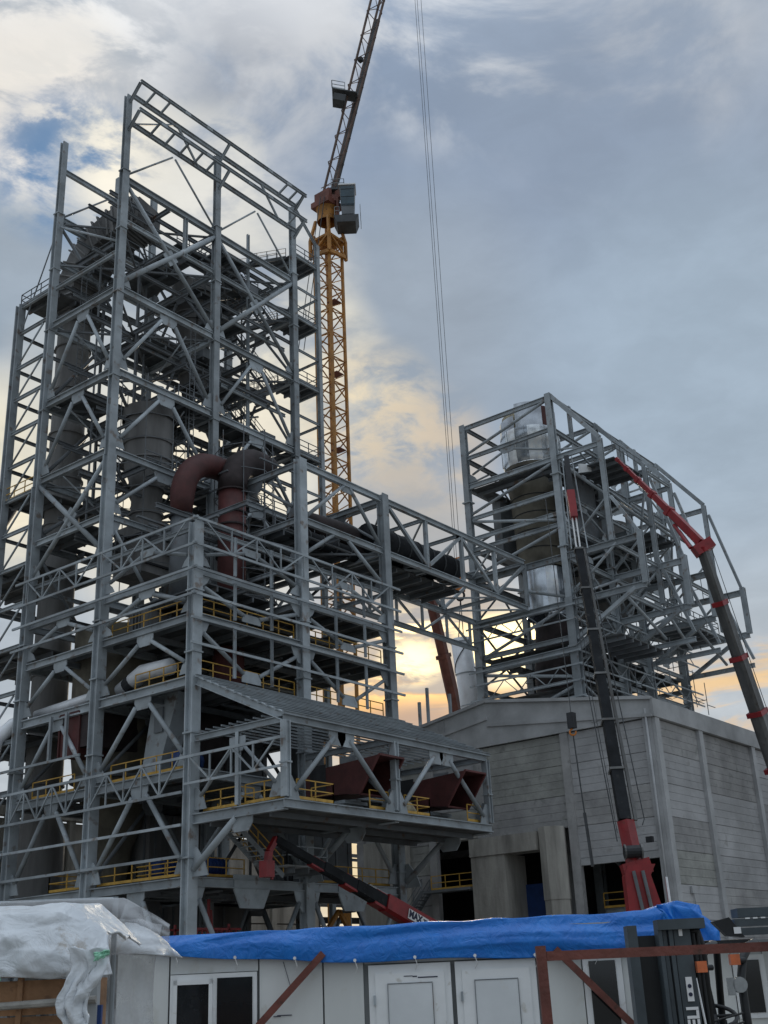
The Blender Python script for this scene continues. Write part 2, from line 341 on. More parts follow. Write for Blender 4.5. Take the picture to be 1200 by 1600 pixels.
class Thing:
    def __init__(s, name, label, cat, o=(0, 0, 0), group=None, local=False, kind=None):
        """o = base. local: coordinates are (right, forward, up) of the cabin yard's own axes"""
        s.o = V(o); e = bpy.data.objects.new(name, None); COL.objects.link(e); s.e = e; e.empty_display_size = 0.5
        if local:
            e.location = V((CAMP.x, CAMP.y, 0))+RT*o[0]+HD*o[1]+V((0, 0, o[2])); e.rotation_euler = (0, 0, YAW-PI/2)
        else: e.location = o
        if kind: e['kind'] = kind
        else: e['label'] = label; e['category'] = cat
        if group: e['group'] = group
    def link(s, name, me, mtx=None, parent=None, label=None):
        o = bpy.data.objects.new(name, me); COL.objects.link(o); o.parent = parent or s.e
        if mtx is not None: o.matrix_local = mtx
        if label: o['label'] = label
        return o
    def mesh(s, name, mb, m, smooth=False, parent=None, label=None):
        me = me_from(name, [v-s.o for v in mb.v], mb.f, m, smooth); return s.link(name, me, None, parent, label)
    def beam(s, name, A, B, w, h=None, m='steel', kind='I', up=None, parent=None):
        A = V(A)-s.o; B = V(B)-s.o; h = h or w; d = B-A; ln = d.length
        if ln < 0.05: return
        d.normalize(); up = V(up) if up else (V((0, 0, 1)) if abs(d.z) < 0.95 else V((1, 0, 0)))
        y = up.cross(d).normalized(); z = d.cross(y)
        mt = M(((d.x, y.x, z.x, A.x), (d.y, y.y, z.y, A.y), (d.z, y.z, z.z, A.z), (0, 0, 0, 1)))
        return s.link(name, prof_mesh(kind, ln, w, h, m), mt, parent)
    def box(s, name, a, b, m, parent=None, label=None):
        q = MB(); q.box(a, b); return s.mesh(name, q, m, False, parent, label)
def solo(name, mb, m, label=None, cat=None, o=(0, 0, 0), group=None, kind=None, local=False, smooth=False):
    o = V(o); ob = bpy.data.objects.new(name, me_from(name, [v-o for v in mb.v], mb.f, m, smooth)); COL.objects.link(ob)
    if local:
        ob.location = V((CAMP.x, CAMP.y, 0))+RT*o.x+HD*o.y+V((0, 0, o.z)); ob.rotation_euler = (0, 0, YAW-PI/2)
    else: ob.location = o
    if kind: ob['kind'] = kind
    if label: ob['label'] = label; ob['category'] = cat
    if group: ob['group'] = group
    return ob
def P3(uv, z): return V((uv[0], uv[1], z))
def gusset(T, P, along, n, w, h, down=True, m='steel', t=0.07):
    """trapezoid plate hung from (or standing on) point P"""
    a = V(along).normalized(); s = -1 if down else 1; z = V((0, 0, s)); q = MB()
    poly = [P-a*w/2, P+a*w/2, P+a*w/2+z*h*0.45, P+a*w*0.32+z*h, P-a*w*0.32+z*h, P-a*w/2+z*h*0.45]
    q.prism(poly, n, t); T.mesh('gusset_plate', q, m)
def corner_plate(T, P, along, n, w, h, up=True, m='steel', t=0.07):
    a = V(along).normalized(); z = V((0, 0, 1 if up else -1)); q = MB()
    q.prism([P, P+a*w, P+a*w*0.75+z*h*0.5, P+a*w*0.25+z*h, P+z*h], n, t); T.mesh('gusset_plate', q, m)
def chevron(T, p0, p1, zb, zt, inv=True, w=0.34, m='steel', kind='O', plates=True, off=None, single=False):
    w = round(w*.88, 2)
    p0 = V((*p0, 0)); p1 = V((*p1, 0)); a = (p1-p0).normalized(); n = a.cross(V((0, 0, 1))); Ln = (p1-p0).length
    mid = (p0+p1)/2; H = zt-zb; c = 0.4
    if inv: zm, ze, s = zt-0.25, zb+0.2, 1
    else: zm, ze, s = zb+0.25, zt-0.2, -1
    gh = min(.85, H*0.2); gw = min(1.7, Ln*0.17)
    for sgn, pe in ((-1, p0), (1, p1)):
        if single and sgn > 0: continue
        top = mid+a*sgn*gw*0.42+V((0, 0, zm-s*gh*0.75)); bot = pe-a*sgn*(c+0.35)+V((0, 0, ze+s*0.75))
        if not plates: top = mid+a*sgn*.15+V((0, 0, zm)); bot = pe-a*sgn*.2+V((0, 0, ze))
        T.beam('brace', top, bot, w, w, m, kind)
        if plates: corner_plate(T, pe-a*sgn*0.25+V((0, 0, ze)), -a*sgn, n, 1.0, 1.35*min(1, H/4.5), up=inv, m=m)
    if plates: gusset(T, mid+V((0, 0, zm)), a, n, gw, gh, down=inv, m=m)
def xbrace(T, p0, p1, zb, zt, w=0.36, m='steel', plates=True):
    p0 = V((*p0, 0)); p1 = V((*p1, 0)); a = (p1-p0).normalized(); n = a.cross(V((0, 0, 1)))
    T.beam('brace', p0+a*.28+V((0, 0, zb+.5)), p1-a*.28+V((0, 0, zt-.5)), w, w, m, 'O')
    T.beam('brace', p0+a*.28+V((0, 0, zt-.5)), p1-a*.28+V((0, 0, zb+.5)), w*.8, w*.8, m, 'O')
    if plates:
        mid = (p0+p1)/2+V((0, 0, (zb+zt)/2)); q = MB(); q.prism([mid+a*.8, mid+V((0, 0, .8)), mid-a*.8, mid-V((0, 0, .8))], n, .08); T.mesh('gusset_plate', q, m)
        for pe, s in ((p0, 1), (p1, -1)):
            corner_plate(T, pe+a*s*.25+V((0, 0, zb+.2)), a*s, n, .9, 1.1, True, m)
def railing(T, pts, m='yellow_rail', h=1.1, r=0.03, step=1.5, name='railing', kick=True):
    q = MB(); pts = [V(p) for p in pts]
    for A, B in zip(pts, pts[1:]):
        for hh in (h, h*.52): q.bar(A+V((0, 0, hh)), B+V((0, 0, hh)), r*2)
        if kick: q.bar(A+V((0, 0, .1)), B+V((0, 0, .1)), .02, .16)
        k = max(1, round((B-A).length/step))
        for i in range(k+1): P = A.lerp(B, i/k); q.bar(P, P+V((0, 0, h)), r*2)
    T.mesh(name, q, m)
def stair(T, A, B, wdt, m='steel_dull', rail='yellow_rail', rh=1.0):
    A = V(A); B = V(B); d = V((B.x-A.x, B.y-A.y, 0)); side = d.cross(V((0, 0, 1))).normalized()*wdt/2
    root = T.e
    q = MB(); k = max(6, int((B.z-A.z)/0.24))
    for i in range(k): P = A.lerp(B, (i+.5)/k); q.bar(P-side, P+side, .26, .04, up=(0, 0, 1))
    fl = T.mesh('stair_flight', q, m)
    for s in (-1, 1): T.beam('stringer', A+side*s, B+side*s, .06, .3, m, 'B')
    if rail:
        q = MB()
        for s in (-1, 1):
            for h in (rh, rh*.5): q.bar(A+side*s+V((0, 0, h)), B+side*s+V((0, 0, h)), .05)
            for i in range(5): P = A.lerp(B, i/4)+side*s; q.bar(P, P+V((0, 0, rh)), .05)
        T.mesh('handrail', q, rail)
def floor(T, u0, u1, v0, v1, z, m='deck', joists='v', th=0.10, jh=0.34, step=1.55, hole=None):
    """steel deck on joists; hole = (u0,u1,v0,v1) left open"""
    rects = [(u0, u1, v0, v1)]
    if hole:
        a, b, c, d = hole; rects = [(u0, a, v0, v1), (b, u1, v0, v1), (a, b, v0, c), (a, b, d, v1)]
    for (a, b, c, d) in rects:
        if b-a < .3 or d-c < .3: continue
        T.box('floor_deck', (a, c, z), (b, d, z+th), m)
        q = MB(); k = max(1, int(((b-a) if joists == 'v' else (d-c))/step))
        for i in range(k):
            if joists == 'v': x = a+(b-a)*(i+.5)/k; q.bar((x, c, z-jh/2-.003), (x, d, z-jh/2-.003), .14, jh)
            else: y = c+(d-c)*(i+.5)/k; q.bar((a, y, z-jh/2-.003), (b, y, z-jh/2-.003), .14, jh)
        T.mesh('floor_joists', q, 'steel_dull')['kind'] = 'stuff'

# ------------------------------------------------------------------ ground
q = MB(); n_ = 40
for i in range(n_+1):
    for j in range(n_+1):
        def sp(t): t = t*2-1; return 1800*(abs(t)**2.6)*(1 if t > 0 else -1)
        x, y = sp(i/n_)-10, sp(j/n_)-10; q.v.append(V((x, y, 0 if abs(x)+abs(y) > 300 else 0.12*noise.noise(V((x*.05, y*.05, 0)))-.12)))
for i in range(n_):
    for j in range(n_): a = i*(n_+1)+j; q.f.append((a, a+n_+1, a+n_+2, a+1))
solo('ground', q, 'ground', kind='structure')

# ------------------------------------------------------------------ main steel tower
T = Thing('steel_tower', 'tall grey open steel frame tower under construction, left of the yellow tower crane', 'steel tower')
U = [0, 10, 19.6]; VV = [0, 9.2, 17.6]; CW = 0.72
def column(T, u, v, z0, z1, w=CW, d=None, m='steel', stub=None):
    T.beam('column', (u, v, z0), (u, v, z1), w, d or w*.92, m, 'H', up=(0, 1, 0) if (int(u*10) % 2 == 0) else (1, 0, 0))
def splice(T, u, v, z, w=CW):
    q = MB(); q.box((u-w*.58, v-w*.58, z-.08), (u+w*.58, v+w*.58, z+.02)); T.mesh('splice_plate', q, 'steel')
for (u, v, zt) in [(0, 0, 29.8), (10, 0, 37.6), (19.6, 0, 37.7), (0, 9.2, 70), (10, 9.2, 70.1), (19.6, 9.2, 70), (0, 17.6, 69.9), (10, 17.6, 69.7), (19.6, 17.6, 67.2)]:
    zs = 37.6 if zt > 40 else zt
    column(T, u, v, 0, zs, 0.72)
    if zt > 40:
        column(T, u, v, zs, 62.5, 0.6); column(T, u, v, 62.5, zt, 0.5)
        for z in (44.0, 51.2, 57, 62.5): splice(T, u, v, z, .6)
    for z in (3.0, 9.0, 16.2, 21.2, 25.2): splice(T, u, v, z, .72)
T.beam('column', (5.9, 17.6, 62.1), (5.9, 17.6, 69.6), .4, .4, 'steel', 'H')
for v in (22.0,): column(T, 0, v, 0, 55.4, .62); column(T, 6.5, v, 0, 62, .5)
column(T, 0, 27.5, 0, 31, .6); column(T, 8, 27.5, 0, 31, .6)
column(T, 23.0, 9.2, 0, 67.4, .4); column(T, 23.0, 12.4, 0, 66, .36)
LOW = [(7.96, .55), (14.16, .55), (19.75, .6), (23.76, .5), (26.78, .5), (29.6, .3)]
UP = [(33.1, .45), (38.2, .5), (44.7, .55), (51.8, .55), (58.0, .4), (62.0, .55), (67.1, .4)]
def gb(p, q_, z, h, w=None, m='steel', name='beam'): T.beam(name, P3(p, z), P3(q_, z), w or h*.62, h, m, 'I')
def face(plane, bays, levels, cw=.4):
    for (a, b) in bays:
        d = (V((*b, 0))-V((*a, 0))).normalized()*cw
        for z, h in levels: gb((a[0]+d.x, a[1]+d.y), (b[0]-d.x, b[1]-d.y), z-h/2, h)
b01 = ((0, 0), (0, 9.2)); b12 = ((0, 9.2), (0, 17.6))
face('left', [b01, b12], LOW); face('left', [b12], UP[:4]+[(55.2, .35)])
for a, b in (b01, b12):
    for zb, zt in ((0, 7.7), (7.96, 13.9), (14.16, 19.5), (19.75, 23.5), (23.76, 26.5), (26.78, 29.4)):
        if (a, b) == b12 and zt > 29: continue
        chevron(T, a, b, zb, zt, True, .36 if zt < 20 else .32)
a, b = b12
xbrace(T, a, b, 29.9, 38.0, .42)
chevron(T, a, b, 38.2, 44.4); chevron(T, a, b, 44.7, 51.5)
T.beam('brace', (0, 9.6, 56), (0, 17.2, 61), .2, .2, 'steel', 'O')
# right hand face of the low block
r01 = ((0, 0), (10, 0)); r12 = ((10, 0), (19.6, 0))
face('right', [r01, r12], LOW); face('right', [r12], [(33.1, .5), (37.5, .5)])
for a, b in (r01, r12):
    for zb, zt in ((19.75, 23.5), (23.76, 26.5)): chevron(T, a, b, zb, zt, False, .32)
    chevron(T, a, b, 26.78, 29.4, True, .28)
    chevron(T, a, b, 0, 7.7, False, .34)
    chevron(T, a, b, 7.96, 13.9, True, .34)
T.beam('brace', (10.6, 0, 33.3), (15, 0, 37.1), .3, .3, 'steel', 'O'); T.beam('brace', (15.5, 0, 37.1), (19, 0, 33.3), .3, .3, 'steel', 'O')
gusset(T, V((15.2, 0, 37.2)), (1, 0, 0), (0, 1, 0), 1.6, .7)
T.beam('brace', (10.6, 0, 30.5), (13.5, 0, 32.6), .3, .3, 'steel', 'O'); T.beam('brace', (15.2, 0, 32.6), (19, 0, 30.2), .3, .3, 'steel', 'O')
for u in (3.2, 6.6, 13.2, 16.4):
    for zb, zt in ((23.8, 26.3), (20.0, 23.4), (26.8, 29.5)): T.beam('wall_post', (u, -.3, zb), (u, -.3, zt), .16, .16, 'steel', 'I')
# planes behind
for v in (9.2, 17.6):
    bays = [((0, v), (10, v)), ((10, v), (19.6, v))]
    face('', bays, LOW[:5] if v == 9.2 else LOW)
    face('', bays, UP[:-1])
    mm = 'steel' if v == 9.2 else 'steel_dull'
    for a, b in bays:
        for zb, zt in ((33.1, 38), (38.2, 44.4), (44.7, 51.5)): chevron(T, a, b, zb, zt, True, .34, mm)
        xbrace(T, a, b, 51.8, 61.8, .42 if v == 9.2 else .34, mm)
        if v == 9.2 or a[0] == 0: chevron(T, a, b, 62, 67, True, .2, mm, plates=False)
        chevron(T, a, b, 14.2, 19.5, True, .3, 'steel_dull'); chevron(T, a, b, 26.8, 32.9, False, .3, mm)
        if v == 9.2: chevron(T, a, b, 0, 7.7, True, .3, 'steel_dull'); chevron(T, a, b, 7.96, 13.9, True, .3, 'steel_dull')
for u in (10, 19.6):
    face('', [((u, 0), (u, 9.2)), ((u, 9.2), (u, 17.6))], LOW)
    face('', [((u, 9.2), (u, 17.6))], UP[:6])
    face('', [((u, 0), (u, 9.2))], [(33.1, .45), (37.5, .45)])
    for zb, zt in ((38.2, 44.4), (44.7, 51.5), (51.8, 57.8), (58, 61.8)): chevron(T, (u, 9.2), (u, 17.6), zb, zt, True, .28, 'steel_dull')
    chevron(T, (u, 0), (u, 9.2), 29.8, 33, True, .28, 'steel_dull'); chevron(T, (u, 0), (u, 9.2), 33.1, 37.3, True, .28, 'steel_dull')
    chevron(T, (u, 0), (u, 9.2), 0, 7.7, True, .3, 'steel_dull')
# crane-rail crown at the very top
for z in (67.3, 70.15):
    T.beam('crown_beam', (.3, 9.0, z), (19.9, 9.0, z), .22, .42); T.beam('crown_beam', (0, 7.7, z+.55), (20.0, 7.7, z+.55), .2, .3)
    for uu in ((1.6, 3.2, 17.5, 18.8, 19.8) if z > 69 else (2.2, 3.8, 5.4, 7.0, 8.4, 18.6, 19.8)): T.beam('crown_strut', (uu, 9.0, z), (uu, 7.7, z+.55), .16, .16, 'steel', 'B')
    for uu in (2.5, 5, 7.5, 12.5, 15, 17.5): T.box('cleat', (uu-.3, 7.5, z+.25), (uu+.3, 7.6, z+.5), 'steel')
    for u in (0, 10, 19.6): T.beam('crown_strut', (u, 9.0, z-.9), (u, 7.7, z+.4), .2, .24)
    if z > 69:
        for u0_ in (0, 10): T.beam('crown_brace', (u0_+5.2, 9.0, z-.1), (u0_+7.6, 9.0, z-2.9), .16, .16, 'steel', 'B')
        T.beam('crown_brace', (.3, 9.0, 67.2), (4.6, 9.0, 69.9), .14, .14, 'steel', 'B')
T.beam('crown_beam', (19.9, 9.2, 70.2), (23, 9.2, 67.3), .2, .25)
T.beam('crown_beam', (0, 17.6, 67.0), (10, 17.6, 67.0), .28, .45); T.beam('beam', (.3, 17.6, 62.1), (10, 17.6, 62.1), .3, .5)
for v in (11.5, 14.2): gb((.4, v), (19.4, v), 61.9, .35, m='steel_dull')
for z in (44.4, 51.5, 61.7): gb((5, 9.5), (5, 17.4), z, .4, m='steel_dull'); gb((15, 9.5), (15, 17.4), z, .4, m='steel_dull')
for z in (44.5, 38.0, 33): gb((.4, 13.2), (19.4, 13.2), z-.3, .4, m='steel_dull')
for u_ in (13.5, 17): T.beam('wall_post', (u_-7, 9.2, 57.6), (u_-7, 9.2, 61.6), .3, .3)
for z, h in LOW[:5]+UP[:5]:
    zz = z-.05
    for v in ((4.6, 13.4) if z < 34 else (13.4,)): T.beam('secondary_beam', (.5, v, zz-.55), (19.2, v, zz-.55), .22, .36, 'steel_dull')
    for u in (5.1, 14.8): T.beam('secondary_beam', (u, .5 if z < 34 else 9.6, zz-.2), (u, 17.2, zz-.2), .2, .34, 'steel_dull')
for z in (41.2, 48.2, 55.2):
    for v in (9.4, 17.4): T.beam('secondary_beam', (10.3, v, z), (19.3, v, z), .18, .28, 'steel_dull')
    T.beam('secondary_beam', (10, 9.5, z+.2), (10, 17.3, z+.2), .18, .3, 'steel_dull'); T.beam('secondary_beam', (.3, 17.4, z+.6), (9.7, 17.4, z+.6), .18, .28, 'steel_dull')
    for (x, y) in ((5, 17.5), (14.8, 17.5), (5, 13)): T.beam('wall_post', (x, y, z-3.2), (x, y, z+3.2), .2, .2, 'steel_dull')
for z0 in (33.2, 38.3, 44.8):
    for (a, b) in (((.4, 13.4), (9.7, 13.4)), ((10.3, 13.4), (19.3, 13.4)), ((5, 9.6), (5, 17.2))): T.beam('brace', (a[0], a[1], z0+.3), (b[0], b[1], z0+4.4), .2, .2, 'steel_dull', 'O')
for z in (38.0, 44.5, 51.6, 57.8, 61.8):
    for (a, b) in (((.4, 9.6), (9.6, 17.2)), ((9.6, 9.6), (.4, 17.2)), ((10.4, 9.6), (19.2, 17.2)), ((19.2, 9.6), (10.4, 17.2))): T.beam('wind_brace', (a[0], a[1], z-.35), (b[0], b[1], z-.35), .15, .15, 'steel_dull', 'B')
for z in (29.5, 33):
    for (a, b) in (((10.4, .4), (19.2, 8.8)), ((19.2, .4), (10.4, 8.8))): T.beam('wind_brace', (a[0], a[1], z-.35), (b[0], b[1], z-.35), .15, .15, 'steel_dull', 'B')
for pts in ([(6.6, 9.6, 44.9), (9.7, 9.6, 44.9)], [(10.4, 12.1, 44.9), (19, 12.1, 44.9)], [(3.6, 9.7, 38.3), (19, 9.7, 38.3)], [(6, 13.6, 52), (19, 13.6, 52)], [(1.6, 12.6, 58.2), (9, 12.6, 58.2)], [(10.6, 12.6, 58.2), (16, 12.6, 58.2)], [(9, 13.1, 62.2), (19, 13.1, 62.2)], [(10.4, 2.9, 33.2), (19, 2.9, 33.2)]): railing(T, pts, 'steel_dull', kick=False)
for k, (x, y, z) in enumerate(((14.5, 10.2, 58.8), (12.2, 13, 52.3), (16.8, 14, 62.5), (7, 14.4, 58.6), (3, 15, 45), (8.4, 11.6, 45.2), (17, 10.6, 45.2))):
    T.box('platform_box', (x, y, z), (x+1.6, y+.9, z+.9), 'steel_dull')
for (x, y, z0, z1) in ((8, 9.9, 38.3, 51.7), (18, 13.2, 38.3, 44.7), (2.2, 16.9, 44.9, 58), (12.6, 16.9, 52, 62)):
    q = MB()
    for dx in (0, .5): q.bar((x+dx, y, z0), (x+dx, y, z1), .05)
    zz = z0
    while zz < z1: q.bar((x, y, zz), (x+.5, y, zz), .04); zz += .45
    T.mesh('ladder', q, 'steel_dull')
for z in (35.6, 41.4, 48.2, 54.9, 60.0):
    for u in ((2.6, 7.4, 12.4, 17.0) if z < 59 else (12.4, 17.0)):
        T.beam('secondary_beam', (u, 9.7, z), (u, 17.2, z), .16, .24, 'steel_dull')
        T.beam('hanger', (u, 13.2 if u > 10 else 15, z-2.8), (u, 13.2 if u > 10 else 15, z+3), .12, .12, 'steel_dull', 'B')
    T.beam('secondary_beam', (.4, 11.6, z+1), (19.2, 11.6, z+1), .14, .22, 'steel_dull'); T.beam('secondary_beam', (.4, 15.4, z-1), (19.2, 15.4, z-1), .14, .22, 'steel_dull')
    T.beam('thin_brace', (12.4, 9.8, z-2.4), (12.4, 17, z+2.6), .12, .12, 'steel', 'O'); z < 54 and T.beam('thin_brace', (7.4, 17, z-2.4), (7.4, 9.8, z+2.6), .12, .12, 'steel', 'O')
    T.beam('thin_brace', (10.5, 15.4, z-2.4), (19, 15.4, z+2.4), .12, .12, 'steel', 'O'); z < 54 and T.beam('thin_brace', (9.6, 15.4, z-2.4), (.6, 15.4, z+2.4), .12, .12, 'steel', 'O')
# narrow bay at the far left
for z in (55.2, 52.6, 49.3, 46.4, 43.4, 40.4, 37.5, 34.6, 31.7, 28.6, 25.4, 22, 18.5, 15, 11, 7.5):
    T.beam('beam', (0, 18, z), (0, 21.8, z), .2, .28)
for z0 in (52.6, 49.3, 46.4, 43.4, 40.4, 37.5, 34.6, 31.7, 28.6, 25.4, 22, 18.5, 15, 11):
    T.beam('brace', (0, 21.7, z0-3.0), (0, 18.6, z0-.2), .16, .16, 'steel', 'O')
    T.beam('beam', (.2, 22, z0), (6.3, 22, z0), .2, .25, 'steel_dull')
for z in (31, 26, 21, 16, 11, 6):
    T.beam('beam', (0, 22.3, z), (0, 27.3, z), .25, .4); T.beam('brace', (0, 22.4, z-.3), (0, 27, z-4.6), .26, .26, 'steel', 'O'); T.beam('brace', (0, 27.2, z-.3), (0, 22.6, z-4.6), .2, .2, 'steel', 'O')
    T.beam('beam', (.3, 27.5, z), (8, 27.5, z), .25, .4, 'steel_dull')
floor(T, 0, 6.5, 17.9, 22, 55.3); railing(T, [(0, 18, 55.4), (0, 22, 55.4), (6.5, 22, 55.4)], 'steel_dull')
floor(T, 0, 6.5, 18, 22, 37.5); railing(T, [(0, 18, 37.6), (0, 22, 37.6)], 'yellow_rail'); 
for z in (31.7, 25.4, 19): floor(T, 0.2, 6.5, 18, 27, z)
T.beam('tie_rod', (0, 22, 52), (.3, 17.8, 62), .08, .08, 'steel_dull', 'B')
# floors
floor(T, .35, 19.3, .35, 17.3, 7.96, hole=(1.5, 8, 10, 16.5)); floor(T, .35, 19.3, .35, 17.3, 14.16, hole=(3, 8, 10.5, 15.5)); floor(T, .35, 19.3, .35, 17.3, 19.75)
floor(T, .35, 19.3, .35, 17.3, 23.78, hole=(2, 8, 10.5, 16)); floor(T, 3, 9.7, 2, 9, 26.8, 'grate'); floor(T, 10.3, 19.3, .6, 9, 26.8, 'grate', hole=(15.5, 18.3, 3.5, 8)); floor(T, 5, 19.3, 9.6, 17.3, 26.8, 'grate', hole=(10, 13, 12, 15))
floor(T, 10.3, 19.3, 2.8, 9, 33.1, 'grate'); floor(T, 8, 19.3, 9.6, 13.2, 33.1, 'grate'); floor(T, .35, 8, 12, 17.3, 33.1, 'grate', hole=(3, 7.7, 12.3, 16.6))
floor(T, 3.5, 19.3, 9.6, 13, 38.2, 'grate', hole=(4, 8, 10, 12.9)); floor(T, 6.5, 9.8, 9.5, 15.5, 44.75, 'grate'); floor(T, 10.3, 19.3, 9.5, 12.2, 44.75, 'grate'); floor(T, .35, 4.5, 14, 17.3, 44.75, 'grate')
floor(T, 12, 19.3, 12.2, 15, 38.2, 'grate')
floor(T, 6, 19.3, 13.5, 17.3, 51.9, 'grate'); floor(T, 1.5, 9, 12.5, 17, 58.1, 'grate', hole=(2, 6, 13, 16.5)); floor(T, 10.5, 16, 12.5, 17.3, 58.1, 'grate')
floor(T, 9, 19.3, 13, 17.2, 62.1, 'grate', hole=(12, 16, 14, 16))
# stair tower on the right flank
for i, z in enumerate((38.1, 44.8, 51.8, 58.4, 65.0)):
    floor(T, 19.9, 23, 9.3, 12.2, z, 'grate', step=1.0)
    railing(T, [(20, 9.35, z+.1), (22.9, 9.35, z+.1), (22.9, 12.1, z+.1)], 'steel_dull')
    T.beam('beam', (19.9, 9.2, z-.2), (23, 9.2, z-.2), .16, .3); T.beam('beam', (23, 9.2, z-.2), (23, 12.4, z-.2), .16, .3)
    T.beam('beam', (19.9, 9.2, z-3.6), (23, 9.2, z-3.6), .14, .22); T.beam('beam', (23, 9.2, z-3.6), (23, 12.4, z-3.6), .14, .22)
    zl = z-3.4; floor(T, 11.6, 14.8, 10.2, 13.4, zl, 'grate', step=1.0); railing(T, [(14.8, 13.3, zl+.1), (11.7, 13.3, zl+.1), (11.7, 10.3, zl+.1)], 'steel_dull')
    T.beam('hanger', (14.8, 10.2, zl-3), (14.8, 10.2, zl+3.2), .22, .22, 'steel', 'I')
    stair(T, (14.8, 10.9, zl+.1), (19.9, 10.9, z+.05), 1.1, 'grate', 'steel_dull')
    stair(T, (14.8, 12.4, zl+.1), (19.9, 12.4, zl-3.3), 1.1, 'grate', 'steel_dull')
    T.beam('beam', (11.6, 10.1, zl-.25), (19.3, 10.1, zl-.25), .16, .3)
# girts outside both faces with lattice
for z in (29.85, 28.1, 26.5, 24.8): T.beam('girt', (-.55, -.75, z), (-.55, 18.6, z), .12, .16, 'steel', 'B')
for z in (29.85, 28.1, 26.5, 24.8, 23.2, 21.6): T.beam('girt', (-.75, -.55, z), (20.6, -.55, z), .12, .16, 'steel', 'B')
for z in (14.67, 12.67, 10.8, 9.05): T.beam('girt', (-.55, .2 if z < 13 else -7.9, z), (-.55, 18.8, z), .12, .16, 'steel', 'B')
T.beam('girt', (-.55, 10, 16.3), (-.55, 18.8, 16.3), .12, .16, 'steel', 'B')
T.beam('girt', (-.55, -7.9, 13.1), (-.55, 0, 13.1), .12, .14, 'steel', 'B')
def lattice(z0, z1, axis, t0, t1, k, w=.09):
    for i in range(k):
        a = t0+(t1-t0)*i/k; b = t0+(t1-t0)*(i+1)/k; f = (lambda t, z: (-.55, t, z)) if axis == 'v' else (lambda t, z: (t, -.55, z))
        T.beam('girt_lattice', f(a, z0 if i % 2 else z1), f(b, z1 if i % 2 else z0), w, w, 'steel', 'B')
        T.beam('girt_lattice', f(b, z0), f(b, z1), w, w, 'steel', 'B')
lattice(28.1, 29.85, 'v', .3, 8.8, 4); lattice(28.1, 29.85, 'v', 9.6, 17.2, 4); lattice(28.1, 29.85, 'u', .3, 9.6, 4); lattice(28.1, 29.85, 'u', 10.4, 19.3, 4)
lattice(12.67, 14.67, 'v', .5, 8.8, 5); lattice(12.67, 14.67, 'v', 9.6, 17.2, 5); lattice(13.1, 14.67, 'v', -7.4, -.4, 4)
for v_ in (11.9, 13.6): T.beam('wall_post', (-.3, v_, 16.3), (-.3, v_, 19.4), .2, .2)
# yellow railings on the floors
for pts in ([(.3, .6, 8.06), (.3, 8.6, 8.06)], [(.3, 9.8, 8.06), (.3, 13.5, 8.06), (3, 13.5, 8.06)], [(.3, .6, 14.26), (.3, 7.8, 14.26)], [(.3, 11.5, 14.26), (.3, 16, 14.26)],
            [(.6, .5, 19.85), (9.6, .5, 19.85)], [(10.4, .5, 19.85), (19.2, .5, 19.85)], [(.5, .6, 19.85), (.5, 6, 19.85)], [(.5, .6, 23.88), (.5, 8.6, 23.88)],
            [(.6, .5, 23.88), (9.6, .5, 23.88)], [(10.4, .5, 23.88), (19.2, .5, 23.88)], [(10.4, .6, 8.06), (19.2, .6, 8.06)], [(2, .6, 8.06), (5, .6, 8.06)]):
    railing(T, pts)
railing(T, [(2, 3, 8.06), (2, 7, 8.06), (5, 7, 8.06)])
# canopy and cantilevered deck
CV = -7.63
for u in (0, 9.8, 19.95):
    T.beam('rafter', (u, -.4, 19.3), (u, CV, 15.9), .3, .5); T.beam('canopy_post', (u, CV, 11.5), (u, CV, 15.7), .42, .42, 'steel', 'H')
    T.beam('beam', (u, -.3, 11.1), (u, CV, 11.1), .35, .6); chevron(T, (u, CV), (u, -.1), 11.4, 15.6, True, .26)
    T.beam('beam', (u, -.3, 15.8), (u, CV, 15.8), .25, .4)
    T.beam('brace', (u, -.4, 8.3), (u, -3.8, 10.8), .42, .42, 'steel', 'O'); corner_plate(T, V((u, -.3, 7.9)), (0, -1, 0), (1, 0, 0), 1.3, 1.6); gusset(T, V((u, -4.2, 10.8)), (0, 1, 0), (1, 0, 0), 1.8, .8)
    splice(T, u, CV, 13.4, .45)
T.beam('wall_post', (0, -3.9, 11.5), (0, -3.9, 15.6), .25, .25)
for z, h in ((15.85, .5), (11.15, .5)): T.beam('eave_beam', (-.2, CV-.01, z), (20.1, CV-.01, z), .3, h)
for a, b in (((0, CV), (9.8, CV)), ((9.8, CV), (19.95, CV))): 
    T.beam('brace', (a[0]+.7, CV, 11.9), (a[0]+4.1, CV, 15.2), .3, .3, 'steel', 'O'); T.beam('brace', (b[0]-.7, CV, 11.9), (b[0]-4.3, CV, 15.2), .3, .3, 'steel', 'O')
    gusset(T, V((a[0]+4.4, CV, 15.6)), (1, 0, 0), (0, 1, 0), 1.5, .8); gusset(T, V((b[0]-4.6, CV, 15.6)), (1, 0, 0), (0, 1, 0), 1.5, .8)
    corner_plate(T, V((a[0]+.2, CV, 11.4)), (1, 0, 0), (0, 1, 0), .9, 1.3); corner_plate(T, V((b[0]-.2, CV, 11.4)), (-1, 0, 0), (0, 1, 0), .9, 1.3)
for i in range(12):
    t = i/11; T.beam('purlin', (-.3, -.55-t*7.2, 19.55-t*3.45), (20.4, -.55-t*7.2, 19.55-t*3.45), .18, .2)
for i in range(11): T.beam('purlin', (.2, -.3-i*.66, 16.3), (19.8, -.3-i*.66, 16.3), .08, .10)
floor(T, .2, 19.8, CV+.2, -.3, 11.32, 'deck', joists='v', step=1.3)
floor(T, .2, 19.8, CV+.2, -.3, 10.9, 'deck', joists='u', step=1.9, jh=.3)
